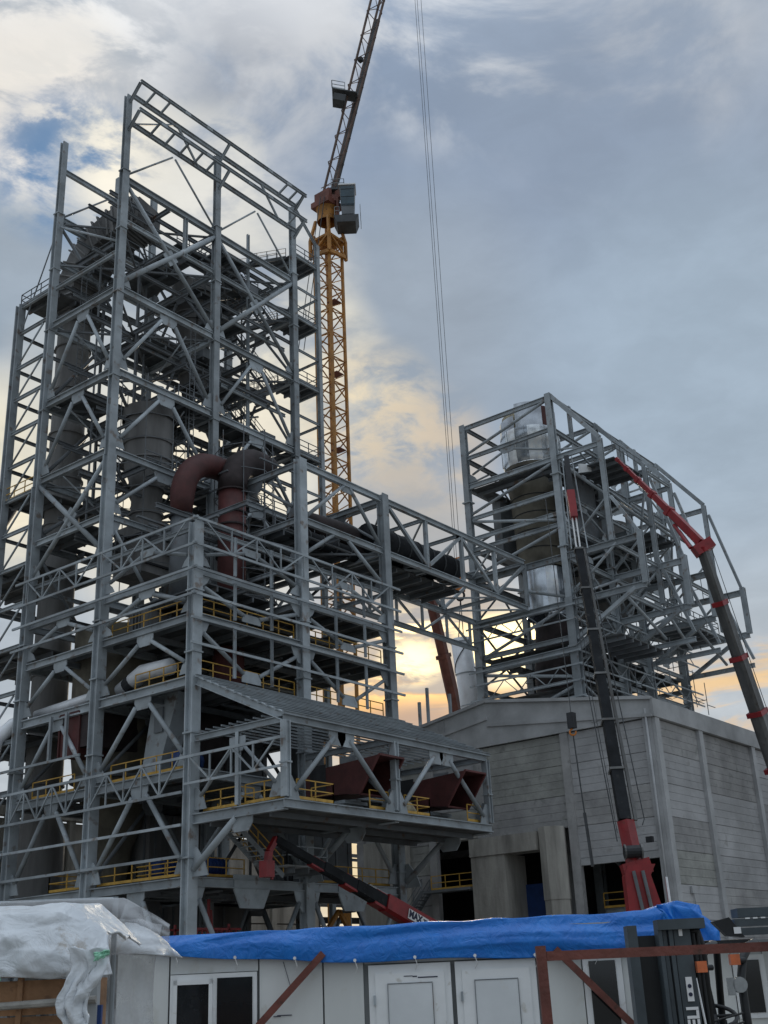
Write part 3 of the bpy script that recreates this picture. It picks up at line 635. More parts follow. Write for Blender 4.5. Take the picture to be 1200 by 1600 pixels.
for pts in ([(.3, -.8, 11.5), (.3, -3.6, 11.5), (1.6, -3.6, 11.5)], [(.3, -4.2, 11.5), (.3, -7.2, 11.5)], [(1.2, CV+.3, 11.5), (4.3, CV+.3, 11.5), (4.3, CV+2, 11.5)], [(11, CV+.3, 11.5), (13.6, CV+.3, 11.5), (13.6, CV+2, 11.5)],
            [(7.6, CV+.3, 11.5), (9.4, CV+.3, 11.5)], [(17.8, CV+.3, 11.5), (19.4, CV+.3, 11.5)]): railing(T, pts)
stair(T, (5.5, -1.6, 8.0), (1.2, -1.6, 11.0), 1.2, 'steel', 'yellow_rail')
for u in (5, 14.5): gusset(T, V((u, -.05, 8.2)), (1, 0, 0), (0, 1, 0), 3.0, 1.9, t=.12)
floor(T, 5.2, 9, -2.8, -.4, 8.5, 'concrete_frame', step=1.2); railing(T, [(5.3, -.5, 8.6), (5.3, -2.7, 8.6), (8.9, -2.7, 8.6)], 'steel', kick=False)
# scaffolds round the cyclones (thin standards and ledgers)
q = MB()
for (cu_, cv_, r, z0, z1) in ((6, 12.2, 2.8, 29.9, 46.5), (10.2, 6, 2.2, 27, 41.5), (15, 11, 2.6, 29, 44)):
    for k in range(8):
        a = k*PI/4; x, y = cu_+r*math.cos(a), cv_+r*math.sin(a); a2 = a+PI/4; x2, y2 = cu_+r*math.cos(a2), cv_+r*math.sin(a2)
        q.bar((x, y, z0), (x, y, z1+random.uniform(-1, 1)), .05)
        z = z0+1
        while z < z1: q.bar((x, y, z), (x2, y2, z), .05); z += 2.0
T.mesh('scaffolding', q, 'steel_dull')['kind'] = 'stuff'
for _ in range(46):
    q = MB()   # small pipes and cable trays under the floors
    z = random.choice((7.2, 7.4, 13.3, 13.5, 18.9, 19.1, 23, 26.2, 32.4, 37.6)); 
    if random.random() < .5: y = random.uniform(1, 17); a = random.uniform(.5, 10); q.bar((a, y, z), (a+random.uniform(4, 9), y, z), random.uniform(.08, .3), .12)
    else: x = random.uniform(1, 19); a = random.uniform(.5, 9); q.bar((x, a, z), (x, a+random.uniform(4, 8), z), random.uniform(.08, .3), .12)
    T.mesh('cable_tray', q, 'steel_dull')


# ------------------------------------------------------------------ equipment inside the tower
def arc(c, r, a0, a1, n, ax, az):
    c = V(c); ax = V(ax); az = V(az); return [c+ax*r*math.cos(a0+(a1-a0)*i/n)+az*r*math.sin(a0+(a1-a0)*i/n) for i in range(n+1)]
t = Thing('riser_duct', 'tall round grey gas duct rising at the left to a ribbed gooseneck', 'duct', (4.0, 20.0, 0))
q = MB(); q.lathe((4.0, 20, 0), [(1.75, 4), (1.75, 12), (1.35, 14), (1.35, 31), (1.35, 54.5)], 24); t.mesh('duct_shell', q, 'vessel', True)
for z in range(16, 54, 4):
    q = MB(); q.lathe((4.0, 20, z), [(1.36, -.06), (1.5, -.06), (1.5, .06), (1.36, .06)], 24); t.mesh('flange_ring', q, 'vessel')
path = [V((4, 20, 54.3)), V((4, 19.9, 56.6)), V((4.05, 19.5, 58.4)), V((4.15, 18.6, 60)), V((4.3, 17.2, 61.3)), V((4.6, 15.4, 62.1)), V((4.9, 13.6, 62.4)), V((5.2, 12.3, 62.3))]
def rectduct(t, name, path, w, h, m, side):
    q = MB(); o = 0
    for i, p in enumerate(path):
        d = (path[min(i+1, len(path)-1)]-path[max(i-1, 0)]).normalized(); s = V(side); s = (s-d*s.dot(d)).normalized(); n = d.cross(s)
        for a, b in ((-1, -1), (1, -1), (1, 1), (-1, 1)): q.v.append(p+s*a*w/2+n*b*h/2)
    for i in range(len(path)-1):
        for k in range(4): q.f.append((i*4+k, i*4+(k+1) % 4, i*4+4+(k+1) % 4, i*4+4+k))
    q.f += [(3, 2, 1, 0), tuple(len(q.v)-4+k for k in range(4))]
    t.mesh(name, q, m)
    rb = []
    for i in range(len(path)-1):
        for f in (0, .33, .66):
            p = path[i].lerp(path[i+1], f); d = (path[i+1]-path[i]).normalized(); s = V(side); s = (s-d*s.dot(d)).normalized(); n = d.cross(s); q = MB()
            W_, H_ = w/2+.14, h/2+.14; c = [p+s*a*W_+n*b*H_ for a, b in ((-1, -1), (1, -1), (1, 1), (-1, 1))]
            for k in range(4): q.bar(c[k], c[(k+1) % 4], .16, .1)
            t.mesh('stiffener_rib', q, m)
rectduct(t, 'gooseneck', path, 3.0, 2.5, 'vessel', (1, 0, 0))
def cyclone(name, label, c, r, z0, z1, zc, m='vessel', grp='cyclones of the preheater'):
    t = Thing(name, label, 'cyclone', (c[0], c[1], z0), grp); q = MB()
    q.lathe((c[0], c[1], 0), [(r*.62, z0), (r*.62, zc), (r, zc+2.2), (r, z1-.9)], 28); t.mesh('body', q, m, True)
    q = MB(); q.lathe((c[0], c[1], 0), [(r*1.12, z1-1.0), (r*1.12, z1), (r*.3, z1+.25), (0.02, z1+.3)], 28); t.mesh('lid', q, m)
    for z in (z0+1.2, zc, zc+2.2, z1-3): 
        q = MB(); rr = r*.63 if z <= zc else r; q.lathe((c[0], c[1], z), [(rr, -.07), (rr+.14, -.07), (rr+.14, .07), (rr, .07)], 28); t.mesh('flange_ring', q, m)
    return t
cy = cyclone('cyclone_vessel', 'grey round cyclone with a wide lid rim, standing left of the red elbow pipes', (6, 12.2), 1.9, 34.2, 44.2, 37.5)
q = MB(); q.box((4.4, 10.6, 30.3), (7.6, 13.8, 34.2)); cy.mesh('hopper_box', q, 'vessel')
for z in (30.9, 32, 33.1): q = MB(); q.box((4.25, 10.45, z), (7.75, 13.95, z+.16)); cy.mesh('stiffener_band', q, 'black_iron')
c2_ = cyclone('cyclone_vessel', 'dark cyclone lid half hidden behind the dark elbow of the pipe', (15, 12), 2.0, 34, 42.3, 37)
cyclone('cyclone_vessel', 'grey cyclone high in the tower behind the second column', (13, 15), 1.9, 50, 60, 54, 'vessel')
# red and dark elbows
t = Thing('red_pipe', 'red-brown painted pipe bending to the right beside the black elbow', 'pipe', (4.6, 6.3, 26.9)); q = MB()
pt = [V((4.3, 6.3, 26.9)), V((4.3, 6.3, 33.2))]; t_ = MB(); t_.tube(pt, .72, 20); t.mesh('lower_pipe', t_, 'steel_dull', True)
q.tube([V((4.3, 6.3, 33.2)), V((4.3, 6.3, 34.4)), V((4.35, 6.3, 35.2)), V((4.55, 6.3, 36.0)), V((4.95, 6.35, 36.8)), V((5.6, 6.4, 37.5)), V((6.4, 6.5, 38.0)), V((7.3, 6.6, 38.25)), V((9.2, 7, 38.6))], [.72, .85]+[.9]*7, 22); t.mesh('elbow', q, 'primer', True)
q = MB(); q.lathe((4.3, 6.3, 33.2), [(.73, -.08), (.92, -.08), (.92, .08), (.73, .08)], 20); t.mesh('flange_ring', q, 'black_iron')
t = Thing('dark_pipe', 'thick red pipe with a matt black elbow on top, right of the red bent pipe', 'pipe', (8.6, 5.6, 26.9)); q = MB()
q.tube([V((8.6, 5.6, 26.9)), V((8.6, 5.6, 36.2))], 1.03, 24); t.mesh('riser', q, 'primer', True)
q = MB(); q.tube([V((8.6, 5.6, 36.2)), V((8.65, 5.6, 37.0)), V((8.9, 5.62, 37.8)), V((9.35, 5.7, 38.5)), V((10.0, 5.75, 39.05)), V((10.8, 5.8, 39.4)), V((11.7, 5.9, 39.5)), V((12.7, 6.0, 39.45))], 1.1, 26); t.mesh('elbow', q, 'primer_dark', True)
for z in (31, 33.4, 34.4, 36.2): q = MB(); q.lathe((8.6, 5.6, z), [(1.03, -.06), (1.17, -.06), (1.17, .06), (1.03, .06)], 24); t.mesh('flange_ring', q, 'primer_dark')
t = Thing('calciner', 'wide brown cone vessel hanging behind the beams on the left of the low block', 'vessel', (5, 13, 8)); q = MB()
q.lathe((5, 13, 0), [(.8, 8.6), (1.2, 11), (3.0, 15.5), (3.4, 18.6), (3.4, 26)], 28); t.mesh('cone', q, 'vessel_tan', True)
q = MB(); q.lathe((5, 13, 15.5), [(3.0, -.1), (3.25, -.1), (3.25, .1), (3.0, .1)], 28); t.mesh('flange_ring', q, 'steel_dull')
t = Thing('feed_chute', 'grey sloping chute with an inspection door above the blue motors', 'chute', (3, 4.5, 14.3)); q = MB()
q.prism([V((2.4, 6.6, 14.5)), V((2.4, 5.0, 14.5)), V((2.4, 3.2, 19.6)), V((2.4, 5.6, 19.6))], (1, 0, 0), 1.4); t.mesh('chute_body', q, 'steel')
t.box('inspection_door', (1.55, 4.5, 17.2), (1.68, 5.3, 18.8), 'steel_dull')
for (x, y, z, i) in ((2.0, 2.6, 14.3, 0), (4.5, 3, 8.1, 1), (3.6, 6.3, 8.1, 2)):
    t = Thing('blue_motor', ['blue motor housing behind the railing under the grey chute', 'blue machine behind the lowest yellow railing, near the corner column', 'blue machine behind the lowest yellow railing, farther left'][i], 'motor', (x, y, z), 'blue motors on the floors')
    q = MB(); q.tube([(x-.9, y, z+.8), (x+.9, y, z+.8)], .6, 14); t.mesh('motor_casing', q, 'blue_machine', True); q = MB(); q.box((x-.9, y-.6, z), (x+.9, y+.6, z+.3)); t.mesh('base_frame', q, 'blue_machine')
    for k in range(5): q = MB(); q.tube([(x-.7+k*.33, y, z+.8), (x-.62+k*.33, y, z+.8)], .66, 14); t.mesh('cooling_fin', q, 'blue_machine')
t = Thing('clad_duct', 'white metal clad pipe lying behind the left face of the low block', 'pipe', (1.2, 14, 19.9))
q = MB(); q.tube([(1.2, 17.4, 20.35), (1.2, 9.9, 20.6)], .36, 14); t.mesh('pipe', q, 'white_pipe', True)
q = MB(); q.tube([(1.3, 8.4, 20.4), (1.3, 6.2, 21.3), (1.3, 3.6, 21.2)], .55, 14); t.mesh('pipe', q, 'white_pipe', True)
q = MB(); q.tube([(1.3, 7.7, 20.6), (1.3, 7.2, 20.85)], .60, 14); t.mesh('strap', q, 'black_iron')
t = Thing('white_downpipe', 'white clad vertical pipe at the far left edge of the tower', 'pipe', (-.5, 19.9, 2)); q = MB()
q.tube([(-.6, 19.8, 1), (-.6, 19.8, 17.4), (-.4, 19.6, 18.8), (.4, 19.0, 19.8), (1.2, 18.4, 20.2)], .5, 14); t.mesh('pipe', q, 'white_pipe', True)
for z in range(3, 17, 2): q = MB(); q.lathe((-.6, 19.8, z), [(.5, -.03), (.53, -.03), (.53, .03), (.5, .03)], 14); t.mesh('band', q, 'steel')
t = Thing('red_duct_box', 'dark red square duct end hanging on the left face', 'duct', (1, 12, 16.6)); t.box('duct', (.1, 11.0, 16.6), (3, 13.0, 19.3), 'primer'); t.box('duct', (.1, 9.8, 17.0), (4, 10.9, 19.3), 'primer_dark')
q = MB()
for a, b in (((.05, 10.95, 16.5), (.05, 10.95, 19.4)), ((.05, 13.05, 16.5), (.05, 13.05, 19.4)), ((.05, 10.95, 16.5), (.05, 13.05, 16.5)), ((.05, 10.95, 19.4), (.05, 13.05, 19.4))): q.bar(a, b, .14)
t.mesh('flange', q, 'primer')
t = Thing('inclined_duct', 'dark thick pipe slanting up at the left edge behind the tower', 'pipe', (-2, 29, 0)); q = MB()
q.tube([(-4, 36, 8), (-1.2, 31, 27), (1.5, 27.5, 36), (3, 26, 40)], [1.3, 1.3, 1.2, 1.1], 16); t.mesh('pipe', q, 'boom_black', True)
for (x, y, r, z0, z1, mm, lb) in ((13, 6, 1.6, 8.2, 14, 'vessel', 'grey round silo on the lowest floor behind the loader crane'), (14, 10, 1.3, 20, 26.5, 'vessel', 'grey drum standing on the third floor'), (7, 4.2, 1.1, 20, 23.5, 'primer', 'red round hopper behind the railing of the third floor'),
                           (6.5, 7, 2.4, 14.3, 19.6, 'primer_dark', 'dark red hopper inside the second floor'), (16.5, 6, 1.5, 14.3, 19.5, 'steel_dull', 'grey bin behind the canopy purlins')):
    t = Thing('process_drum', lb, 'drum', (x, y, z0)); q = MB(); q.lathe((x, y, 0), [(r*.35, z0), (r*.8, z0+.3*(z1-z0)), (r, z0+.45*(z1-z0)), (r, z1), (.02, z1+.2)], 22); t.mesh('shell', q, mm, True)
    for k in range(4): a = k*PI/2+.7; t.beam('leg', (x+r*.9*math.cos(a), y+r*.9*math.sin(a), z0), (x+r*.9*math.cos(a), y+r*.9*math.sin(a), z0+.5*(z1-z0)), .14, .14, mm, 'B')
def mouth(u0, lab):
    t = Thing('duct_mouth', lab, 'duct', (u0, -3.5, 11.5), 'red duct mouths on the canopy deck'); y1 = -6.9; q = MB()
    # body then flared skewed mouth
    A = [V((u0, -2.2, 12.7)), V((u0+2.3, -2.2, 12.7)), V((u0+2.3, -2.2, 14.3)), V((u0, -2.2, 14.3))]
    B = [V((u0, -5.3, 12.6)), V((u0+2.3, -5.3, 12.6)), V((u0+2.3, -5.3, 14.45)), V((u0, -5.3, 14.45))]
    C_ = [V((u0, -6.6, 12.45)), V((u0+2.4, -6.6, 12.45)), V((u0+2.4, -8.2, 14.6)), V((u0, -8.2, 14.6))]
    q = MB(); q.v = A+B; q.f = [(k, (k+1) % 4, 4+(k+1) % 4, 4+k) for k in range(4)]; t.mesh('duct_body', q, 'primer')
    q = MB(); q.v = B+C_; q.f = [(k, (k+1) % 4, 4+(k+1) % 4, 4+k) for k in range(4)]; t.mesh('flared_mouth', q, 'primer')
    q = MB()
    for k in range(4): q.bar(C_[k], C_[(k+1) % 4], .12)
    t.mesh('mouth_rim', q, 'primer')
    q = MB(); q.v = [v.copy() for v in (B[0]+V((.05, .3, .05)), B[1]+V((-.05, .3, .05)), B[2]+V((-.05, .3, -.05)), B[3]+V((.05, .3, -.05)))]; q.f = [(0, 1, 2, 3)]; t.mesh('damper_plate', q, 'primer_dark')
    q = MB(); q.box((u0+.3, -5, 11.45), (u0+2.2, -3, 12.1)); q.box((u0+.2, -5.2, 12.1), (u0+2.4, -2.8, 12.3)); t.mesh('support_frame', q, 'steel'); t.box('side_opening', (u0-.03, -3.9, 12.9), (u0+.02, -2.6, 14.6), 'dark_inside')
mouth(7.6, 'red-brown duct with flared mouth on the deck, left of the middle canopy post'); mouth(16.6, 'red-brown duct with flared mouth near the right end of the deck')
t = Thing('cloth_bundle', 'pale cloth bundle lying on the deck by the railing', 'bundle', (12, CV+1, 11.5)); q = MB(); q.tube([(11.3, CV+.8, 11.7), (12, CV+.8, 11.95), (12.9, CV+.9, 11.7)], [.15, .4, .15], 8); t.mesh('cloth', q, 'insulation', True)
t = Thing('red_lift', 'red steel work platform standing on the ground between the columns', 'work platform', (4, 3, 0)); q = MB()
for x in (2.6, 5.6):
    for y in (2.5, 4): q.bar((x, y, 0), (x, y, 5.6), .12)
for z in (3.8, 4.6, 5.3):
    q.bar((1.8, 2.5, z), (6.6, 2.5, z), .12); q.bar((1.8, 4, z), (6.6, 4, z), .12)
for k in range(12): q.bar((1.8+k*.4, 2.5, 3.8), (1.8+k*.4, 2.5, 5.3), .07)
q.bar((4, 2.6, 3.8), (4, 2.6, 7), .14); q.bar((4.4, 2.6, 3.8), (4.2, 2.6, 6.4), .1)
t.mesh('cage', q, 'crane_red'); t.box('platform', (1.8, 2.5, 3.6), (6.6, 4, 3.75), 'crane_red')
t = Thing('yellow_machine', 'small yellow machine frame under the tower, left of the red crane boom', 'machine', (14, 1.5, 0)); q = MB(); q.box((13, 1, .4), (15.6, 2.4, 5.2)); t.mesh('body', q, 'crane_yellow'); q = MB(); q.bar((13, 1, 5.2), (14.2, 1, 6.4), .25); q.bar((14.2, 1, 6.4), (15.2, 1, 5.2), .25); t.mesh('arm', q, 'crane_yellow')
for x in (13.4, 15.2): q = MB(); q.tube([(x, .9, .5), (x, 1.3, .5)], .5, 14); t.mesh('wheel', q, 'rubber')

t = Thing('backdrop_building', 'added low concrete backdrop building behind the foot of the steel tower', 'building', (-12, 30, 0))  # added to block bright sky gaps between the tower columns
for x in range(-16, 45, 6): t.box('column', (x-.3, 29.6, 0), (x+.3, 30.1, 15.5), 'concrete_raw')
for x in range(-16, 44, 6):
    for z in (0, 3.8, 7.6, 11.4): t.box('wall_panel', (x+.32, 29.9, z+.05), (x+5.68, 30.2, z+3.72), 'concrete_raw' if (x+int(z)) % 4 else 'concrete_old')
t.box('roof_edge', (-17, 29.5, 15.4), (44.6, 30.4, 16.2), 'concrete_raw'); t.box('rear', (-17, 30.4, 0), (44.6, 42, 15.3), 'concrete_raw')
for (u_, v_, a, b, z0, z1, lb) in ((12.5, 14, 4, 2.6, 0, 7.4, 'dark switch room box on the ground under the tower'), (4, 12, 2.6, 2.2, 0, 7.2, 'dark equipment housing on the ground behind the left column'), (15, 4, 2.4, 1.6, 8.1, 12.4, 'grey machine housing on the first floor behind the stairs'),
        (9, 13, 2.8, 2.2, 8.1, 13.2, 'brown machine housing deep on the first floor'), (13.5, 13.5, 4.2, 2.6, 14.3, 18.8, 'dark cabinet row deep on the second floor'), (12, 12, 2.2, 2.2, 20, 23, 'dark housing on the third floor'), (4, 8.2, 1.8, .8, 24, 26.2, 'small grey cabinet on the fourth floor'), (14.5, 13.8, 3.6, 2.4, 27, 31.8, 'dark fan housing on the low block roof')):
    t = Thing('machine_housing', lb, 'housing', (u_, v_, z0)); t.box('casing', (u_-a, v_-b, z0), (u_+a, v_+b, z1), 'steel_dull' if u_ > 12.6 else 'vessel')
    for k in range(4): t.box('stiffener', (u_-a+.4+k*(2*a-.9)/3, v_-b-.08, z0), (u_-a+.55+k*(2*a-.9)/3, v_-b-.003, z1), 'steel_dull')
    for k in range(3): t.box('stiffener', (u_-a-.08, v_-b+.4+k*(2*b-.9)/2, z0), (u_-a-.003, v_-b+.55+k*(2*b-.9)/2, z1), 'steel_dull')
    t.box('access_door', (u_-a-.06, v_-.4, z0+.2), (u_-a-.004, v_+.4, min(z0+2.2, z1-.3)), 'black_iron')

# ------------------------------------------------------------------ bridge
T = Thing('truss_bridge', 'grey steel truss bridge carrying black pipes between the two towers', 'bridge', (30, 2.9, 33))
zT, zB, u0, u1 = 37.45, 33.0, 20.1, 40.5; nb = 4
for v in (0, 5.85):
    T.beam('chord', (u0, v, zT-.2), (u1, v, zT-.2), .35, .45); T.beam('chord', (u0, v, zB-.2), (u1, v, zB-.2), .35, .45)
    for i in range(nb+1):
        x = u0+(u1-u0)*i/nb
        if 0 < i: T.beam('post', (x, v, zB), (x, v, zT-.4), .3, .3, 'steel', 'H')
        if i < nb:
            x2 = u0+(u1-u0)*(i+1)/nb
            a, b = (x, x2) if i % 2 else (x2, x); T.beam('diagonal', (a+(.2 if a < b else -.2), v, zB+.2), (b-(.2 if a < b else -.2), v, zT-.6), .26, .26, 'steel', 'B')
            gusset(T, V((b, v, zT-.4)), (1, 0, 0), (0, 1, 0), 1.2, .5)
            gusset(T, V((a, v, zB)), (1, 0, 0), (0, 1, 0), 1.2, .5, down=False)
for i in range(nb+1):
    x = u0+(u1-u0)*i/nb
    for z in (zT-.25, zB-.25): T.beam('cross_beam', (x, .3, z), (x, 5.6, z), .2, .3)
    if i < nb:
        x2 = u0+(u1-u0)*(i+1)/nb
        T.beam('wind_brace', (x, .2, zT-.2), (x2, 5.7, zT-.2), .14, .14, 'steel', 'B'); T.beam('wind_brace', (x, 5.7, zB-.2), (x2, .2, zB-.2), .14, .14, 'steel', 'B')
# lower back truss hanging below
T.beam('chord', (u0, 5.85, 30.2), (40.5, 5.85, 30.2), .3, .4)
for i in range(6):
    x = u0+1+(u1-u0-2)*i/5; T.beam('post', (x, 5.85, 30.3), (x, 5.85, zB-.3), .2, .2, 'steel', 'B')
    if i < 5: x2 = u0+1+(u1-u0-2)*(i+1)/5; a, b = (x, x2) if i % 2 else (x2, x); T.beam('diagonal', (a, 5.85, 30.4), (b, 5.85, zB-.4), .18, .18, 'steel', 'B')
for v_ in (.6, 5.2): floor(T, 20, 31.5, v_-.5, v_+.5, zB+.05, 'grate', step=2)
floor(T, 20.2, 31.5, 1.2, 4.8, 32.6, 'deck', step=1.5)
for (y, z, r, a, b, lb) in ((2.1, 34.75, 1.2, 19.9, 31.6, 'thick black insulated pipe lying in the truss bridge, front one'), (4.3, 34.6, .9, 16, 30.4, 'thick black insulated pipe lying in the truss bridge behind the front one'), (3.0, 33.35, .55, 12.5, 29.5, 'thin dark pipe under the two thick ones in the truss bridge')):
    t = Thing('bridge_pipe', lb, 'pipe', (a, y, z), 'pipes in the truss bridge'); q = MB(); q.tube([(a, y, z), (b, y, z)], r, 20, caps=True); t.mesh('pipe', q, 'boom_black', True)
    k = 1.2
    while a+k < b: q = MB(); q.tube([(a+k, y, z), (a+k+.12, y, z)], r+.07, 20); t.mesh('band', q, 'crane_grey'); k += 1.6
t = Thing('bent_duct', 'rusty brown duct end lying beside the middle column at bridge height', 'duct', (17.5, 3, 35)); q = MB(); q.tube([(13, 3.4, 34.7), (17.5, 3.4, 35), (19.6, 3.2, 34.9), (20.0, 3.1, 33.4)], [.85, .9, .9, .8], 18); t.mesh('pipe', q, 'primer_dark', True)

# ------------------------------------------------------------------ right tower
T = Thing('steel_tower', 'lower grey steel tower with kinked outrigger frames, behind the concrete hall', 'steel tower', (41, 0, 0))
FU = [40.9, 49.8, 55.2, 63.4]; v0, v1, vo, vw = -4.15, 5.85, -8.93, -11.6
for i, u in enumerate(FU):
    for v in (v0, v1): 
        T.beam('column', (u, v, 0), (u, v, 33), .75, .7, 'steel', 'H'); T.beam('column', (u, v, 33), (u, v, 53.5), .6, .56, 'steel', 'H')
        for z in (24, 28.5, 37.8, 45): q = MB(); q.box((u-.45, v-.45, z), (u+.45, v+.45, z+.12)); T.mesh('splice_plate', q, 'steel')
    T.beam('outer_column', (u, vo, 33.3 if i else 37.2), (u, vo, 47.2), .42, .4, 'steel', 'H')
    T.beam('outer_column', (u, vw, 32.6), (u, vw, 37.4), .5, .42, 'steel', 'H'); 
    T.beam('rafter', (u, v0-.1, 53.4), (u, vo, 47.3), .3, .4, 'steel', 'B'); T.beam('strut', (u, vo-.4, 46.0 if i else 41.3), (u, vw+.1, 37.4), .26, .26, 'steel', 'B')
    if i: T.beam('strut', (u, vo, 38), (u, vw, 30), .26, .26, 'steel', 'B')
    for z, ve, h in ((46.95, vo, .5), (41.4, v0, .4), (37.2, vw, .6), (32.8, vw, .6), (29.6, v0 if i == 0 else -11.6, .45)): T.beam('beam', (u, v1-.3, z-h/2), (u, ve, z-h/2), h*.55, h)
    T.beam('brace', (u, v0-.4, 33.2), (u, vo-.4, 36.9), .26, .26, 'steel', 'O'); T.beam('brace', (u, v0-.3, 37.6), (u, vo+.2, 41.2), .24, .24, 'steel', 'O')
    T.beam('brace', (u, v0-.4, 29.2), (u, vw+1, 32.4), .34, .34, 'steel', 'B')
    for z, h in ((53.35, .45), (50.0, .4), (43.5, .4), (40.3, .4), (28.3, .45), (25.7, .3)): T.beam('beam', (u, v1-.3, z-h/2), (u, v0+.3, z-h/2), h*.6, h)
    for zb, zt, fl in ((50, 53.2, 0), (43.5, 46.6, 0), (40.3, 43.3, 1), (37.2, 40, 0), (32.9, 36.8, 1), (29, 32.6, 0), (25.6, 28, 1), (22, 25.4, 0)):
        a, b = ((v0+.4, zb+.3), (v1-.4, zt-.3)) if fl else ((v1-.4, zb+.3), (v0+.4, zt-.3))
        T.beam('brace', (u, a[0], a[1]), (u, b[0], b[1]), .3, .3, 'steel', 'O')
    chevron(T, (u, v0), (u, v1), 46.95, 49.8, True, .26)
for v, mm in ((v0, 'steel'), (v1, 'steel_dull')):
    for i in range(3):
        a, b = FU[i]+.3, FU[i+1]-.3
        for z, h in ((53.5, .4), (50.0, .45), (46.9, .5), (43.5, .4), (40.4, .4), (37.2, .5), (32.9, .5), (29.6, .4), (26.5, .4), (23.5, .4)): T.beam('beam', (a, v, z-h/2), (b, v, z-h/2), h*.6, h, mm)
        for zb, zt in ((46.9, 49.8), (40.4, 43.3), (37.2, 40.2), (32.9, 36.9), (29.6, 32.6), (26.5, 29.3), (23.5, 26.3)): chevron(T, (FU[i], v), (FU[i+1], v), zb, zt, (i+int(zb)) % 2 == 0, .24, mm, plates=(v == v0))
for u in (44.75, 58.5): T.beam('wall_post', (u, v0, 50), (u, v0, 53.6), .34, .34, 'steel', 'H')
for i in range(3):
    a, b = FU[i]+.2, FU[i+1]-.2
    for z in (37.0, 32.6): T.beam('girt', (a, vo, z), (b, vo, z), .22, .35)
    if i: T.beam('girt', (a, vo, 46.8), (b, vo, 46.8), .22, .3) if i == 1 else None
    T.beam('diagonal', (a, vo+.1, 33), (b, vo+.1, 29.9), .3, .3, 'steel', 'O'); T.beam('diagonal', (a, v0-1, 33.2), (b, v0-1, 36.6), .26, .26, 'steel', 'O')
    T.beam('diagonal', (a, v0, 46.6), (b, vo, 41), .3, .3, 'steel', 'O'); T.beam('diagonal', (a, vo, 46.6), (b, v0, 38), .26, .26, 'steel', 'O')
for (a, b, c, d, z) in ((41.2, 55, v0+.3, v1-.3, 46.9), (50, 63, v0+.3, v1-.3, 40.4), (50, 63, v0+.3, v1-.3, 37), (41.2, 63, v0+.3, v1-.3, 29.5), (41.2, 63, v0+.3, v1-.3, 25.6), (41.2, 50, vo+.4, v0-.4, 29.3), (55.5, 63, vo, v0-.3, 33), (50, 55, vo, v0, 41), (44, 50, vo+.3, v0-.3, 46.9)):
    floor(T, a, b, c, d, z-.5, 'grate' if z > 30 else 'deck', step=1.4, hole=(43.2, 49.2, -1.6, 4.2) if (a < 42 and c > vo+3) else None)
for z in (32.2, 30.9, 28.0, 26.8, 25.4, 24.0):
    T.beam('girt', (40.35, v0-.9, z), (40.35, v1+1, z), .1, .14, 'steel', 'B'); T.beam('girt', (40.2, v0-.6, z), (66, v0-.6, z), .1, .14, 'steel', 'B')
for k in range(7): T.beam('girt_lattice', (40.35, v0+k*1.45, 32.2 if k % 2 else 30.9), (40.35, v0+(k+1)*1.45, 30.9 if k % 2 else 32.2), .07, .07, 'steel', 'B'); T.beam('girt_lattice', (40.35, v0+k*1.45, 26.8 if k % 2 else 25.4), (40.35, v0+(k+1)*1.45, 25.4 if k % 2 else 26.8), .07, .07, 'steel', 'B')
for k in range(14): T.beam('girt_lattice', (41+k*1.7, v0-.6, 32.2 if k % 2 else 30.9), (41+(k+1)*1.7, v0-.6, 30.9 if k % 2 else 32.2), .07, .07, 'steel', 'B'); T.beam('girt_lattice', (41+k*1.7, v0-.6, 28 if k % 2 else 26.8), (41+(k+1)*1.7, v0-.6, 26.8 if k % 2 else 28), .07, .07, 'steel', 'B')
T.beam('edge_beam', (40.9, v1-.3, 28.2), (40.6, v0-.4, 28.2), .35, .6); T.beam('edge_beam', (40.6, v0-.4, 28.2), (40.6, v0-1.8, 29.0), .35, .6)
for pts in ([(50, vo+.3, 33.1), (63, vo+.3, 33.1), (63, v0, 33.1)], [(44, vo+.3, 47), (50, vo+.3, 47)], [(64, -8, 36.8), (68, -8, 36.8)]): railing(T, pts, 'steel_dull', kick=False)
q = MB()
for _ in range(40):
    x = random.uniform(50, 66); y = random.uniform(-8, 3); z = random.uniform(24, 39); q.bar((x, y, z), (x, y, z+random.uniform(1.5, 4)), .06); q.bar((x, y, z+1), (x+random.uniform(1, 3), y, z+1), .06); q.bar((x, y, z+1.5), (x, y+2, z+1.5), .06)
T.mesh('scaffolding', q, 'steel_dull')['kind'] = 'stuff'
# vessel of the right tower
t = Thing('clad_stack', 'big round vessel, shiny metal cladding at top and bottom and bare tan insulation between', 'vessel', (46.2, 1.3, 33)); C0_ = (46.2, 1.3, 0)
for k in range(14): a = 2*PI*k/14; q = MB(); q.lathe(C0_, [(2.75, 48.9), (2.95, 49.4), (2.95+.02*(k % 2), 51.0), (2.97+.02*(k % 2), 51.02), (2.97+.02*(k % 2), 52.6)], 3, (a, a+2*PI/14)); t.mesh('cladding_sheet', q, 'alu_reflect_%d' % [0, 1, 2, 1, 0, 2, 1][k % 7], True)  # alternating tones imitate vertical reflections round the cladding
q = MB(); q.lathe(C0_, [(2.96, 52.6), (2.96, 55.2)], 5, (PI*1.02, PI*1.32)); t.mesh('cladding_sheet', q, 'alu'); q = MB(); q.lathe(C0_, [(2.96, 52.6), (2.96, 54.0)], 5, (PI*.62, PI*1.0)); t.mesh('cladding_sheet', q, 'alu')
q = MB(); q.lathe(C0_, [(2.75, 52.6), (2.75, 54.9)], 10, (PI*1.3, PI*2.1)); t.mesh('liner', q, 'primer')
q = MB(); q.lathe(C0_, [(2.7, 52.5), (2.7, 54.6)], 24); t.mesh('liner', q, 'insulation')
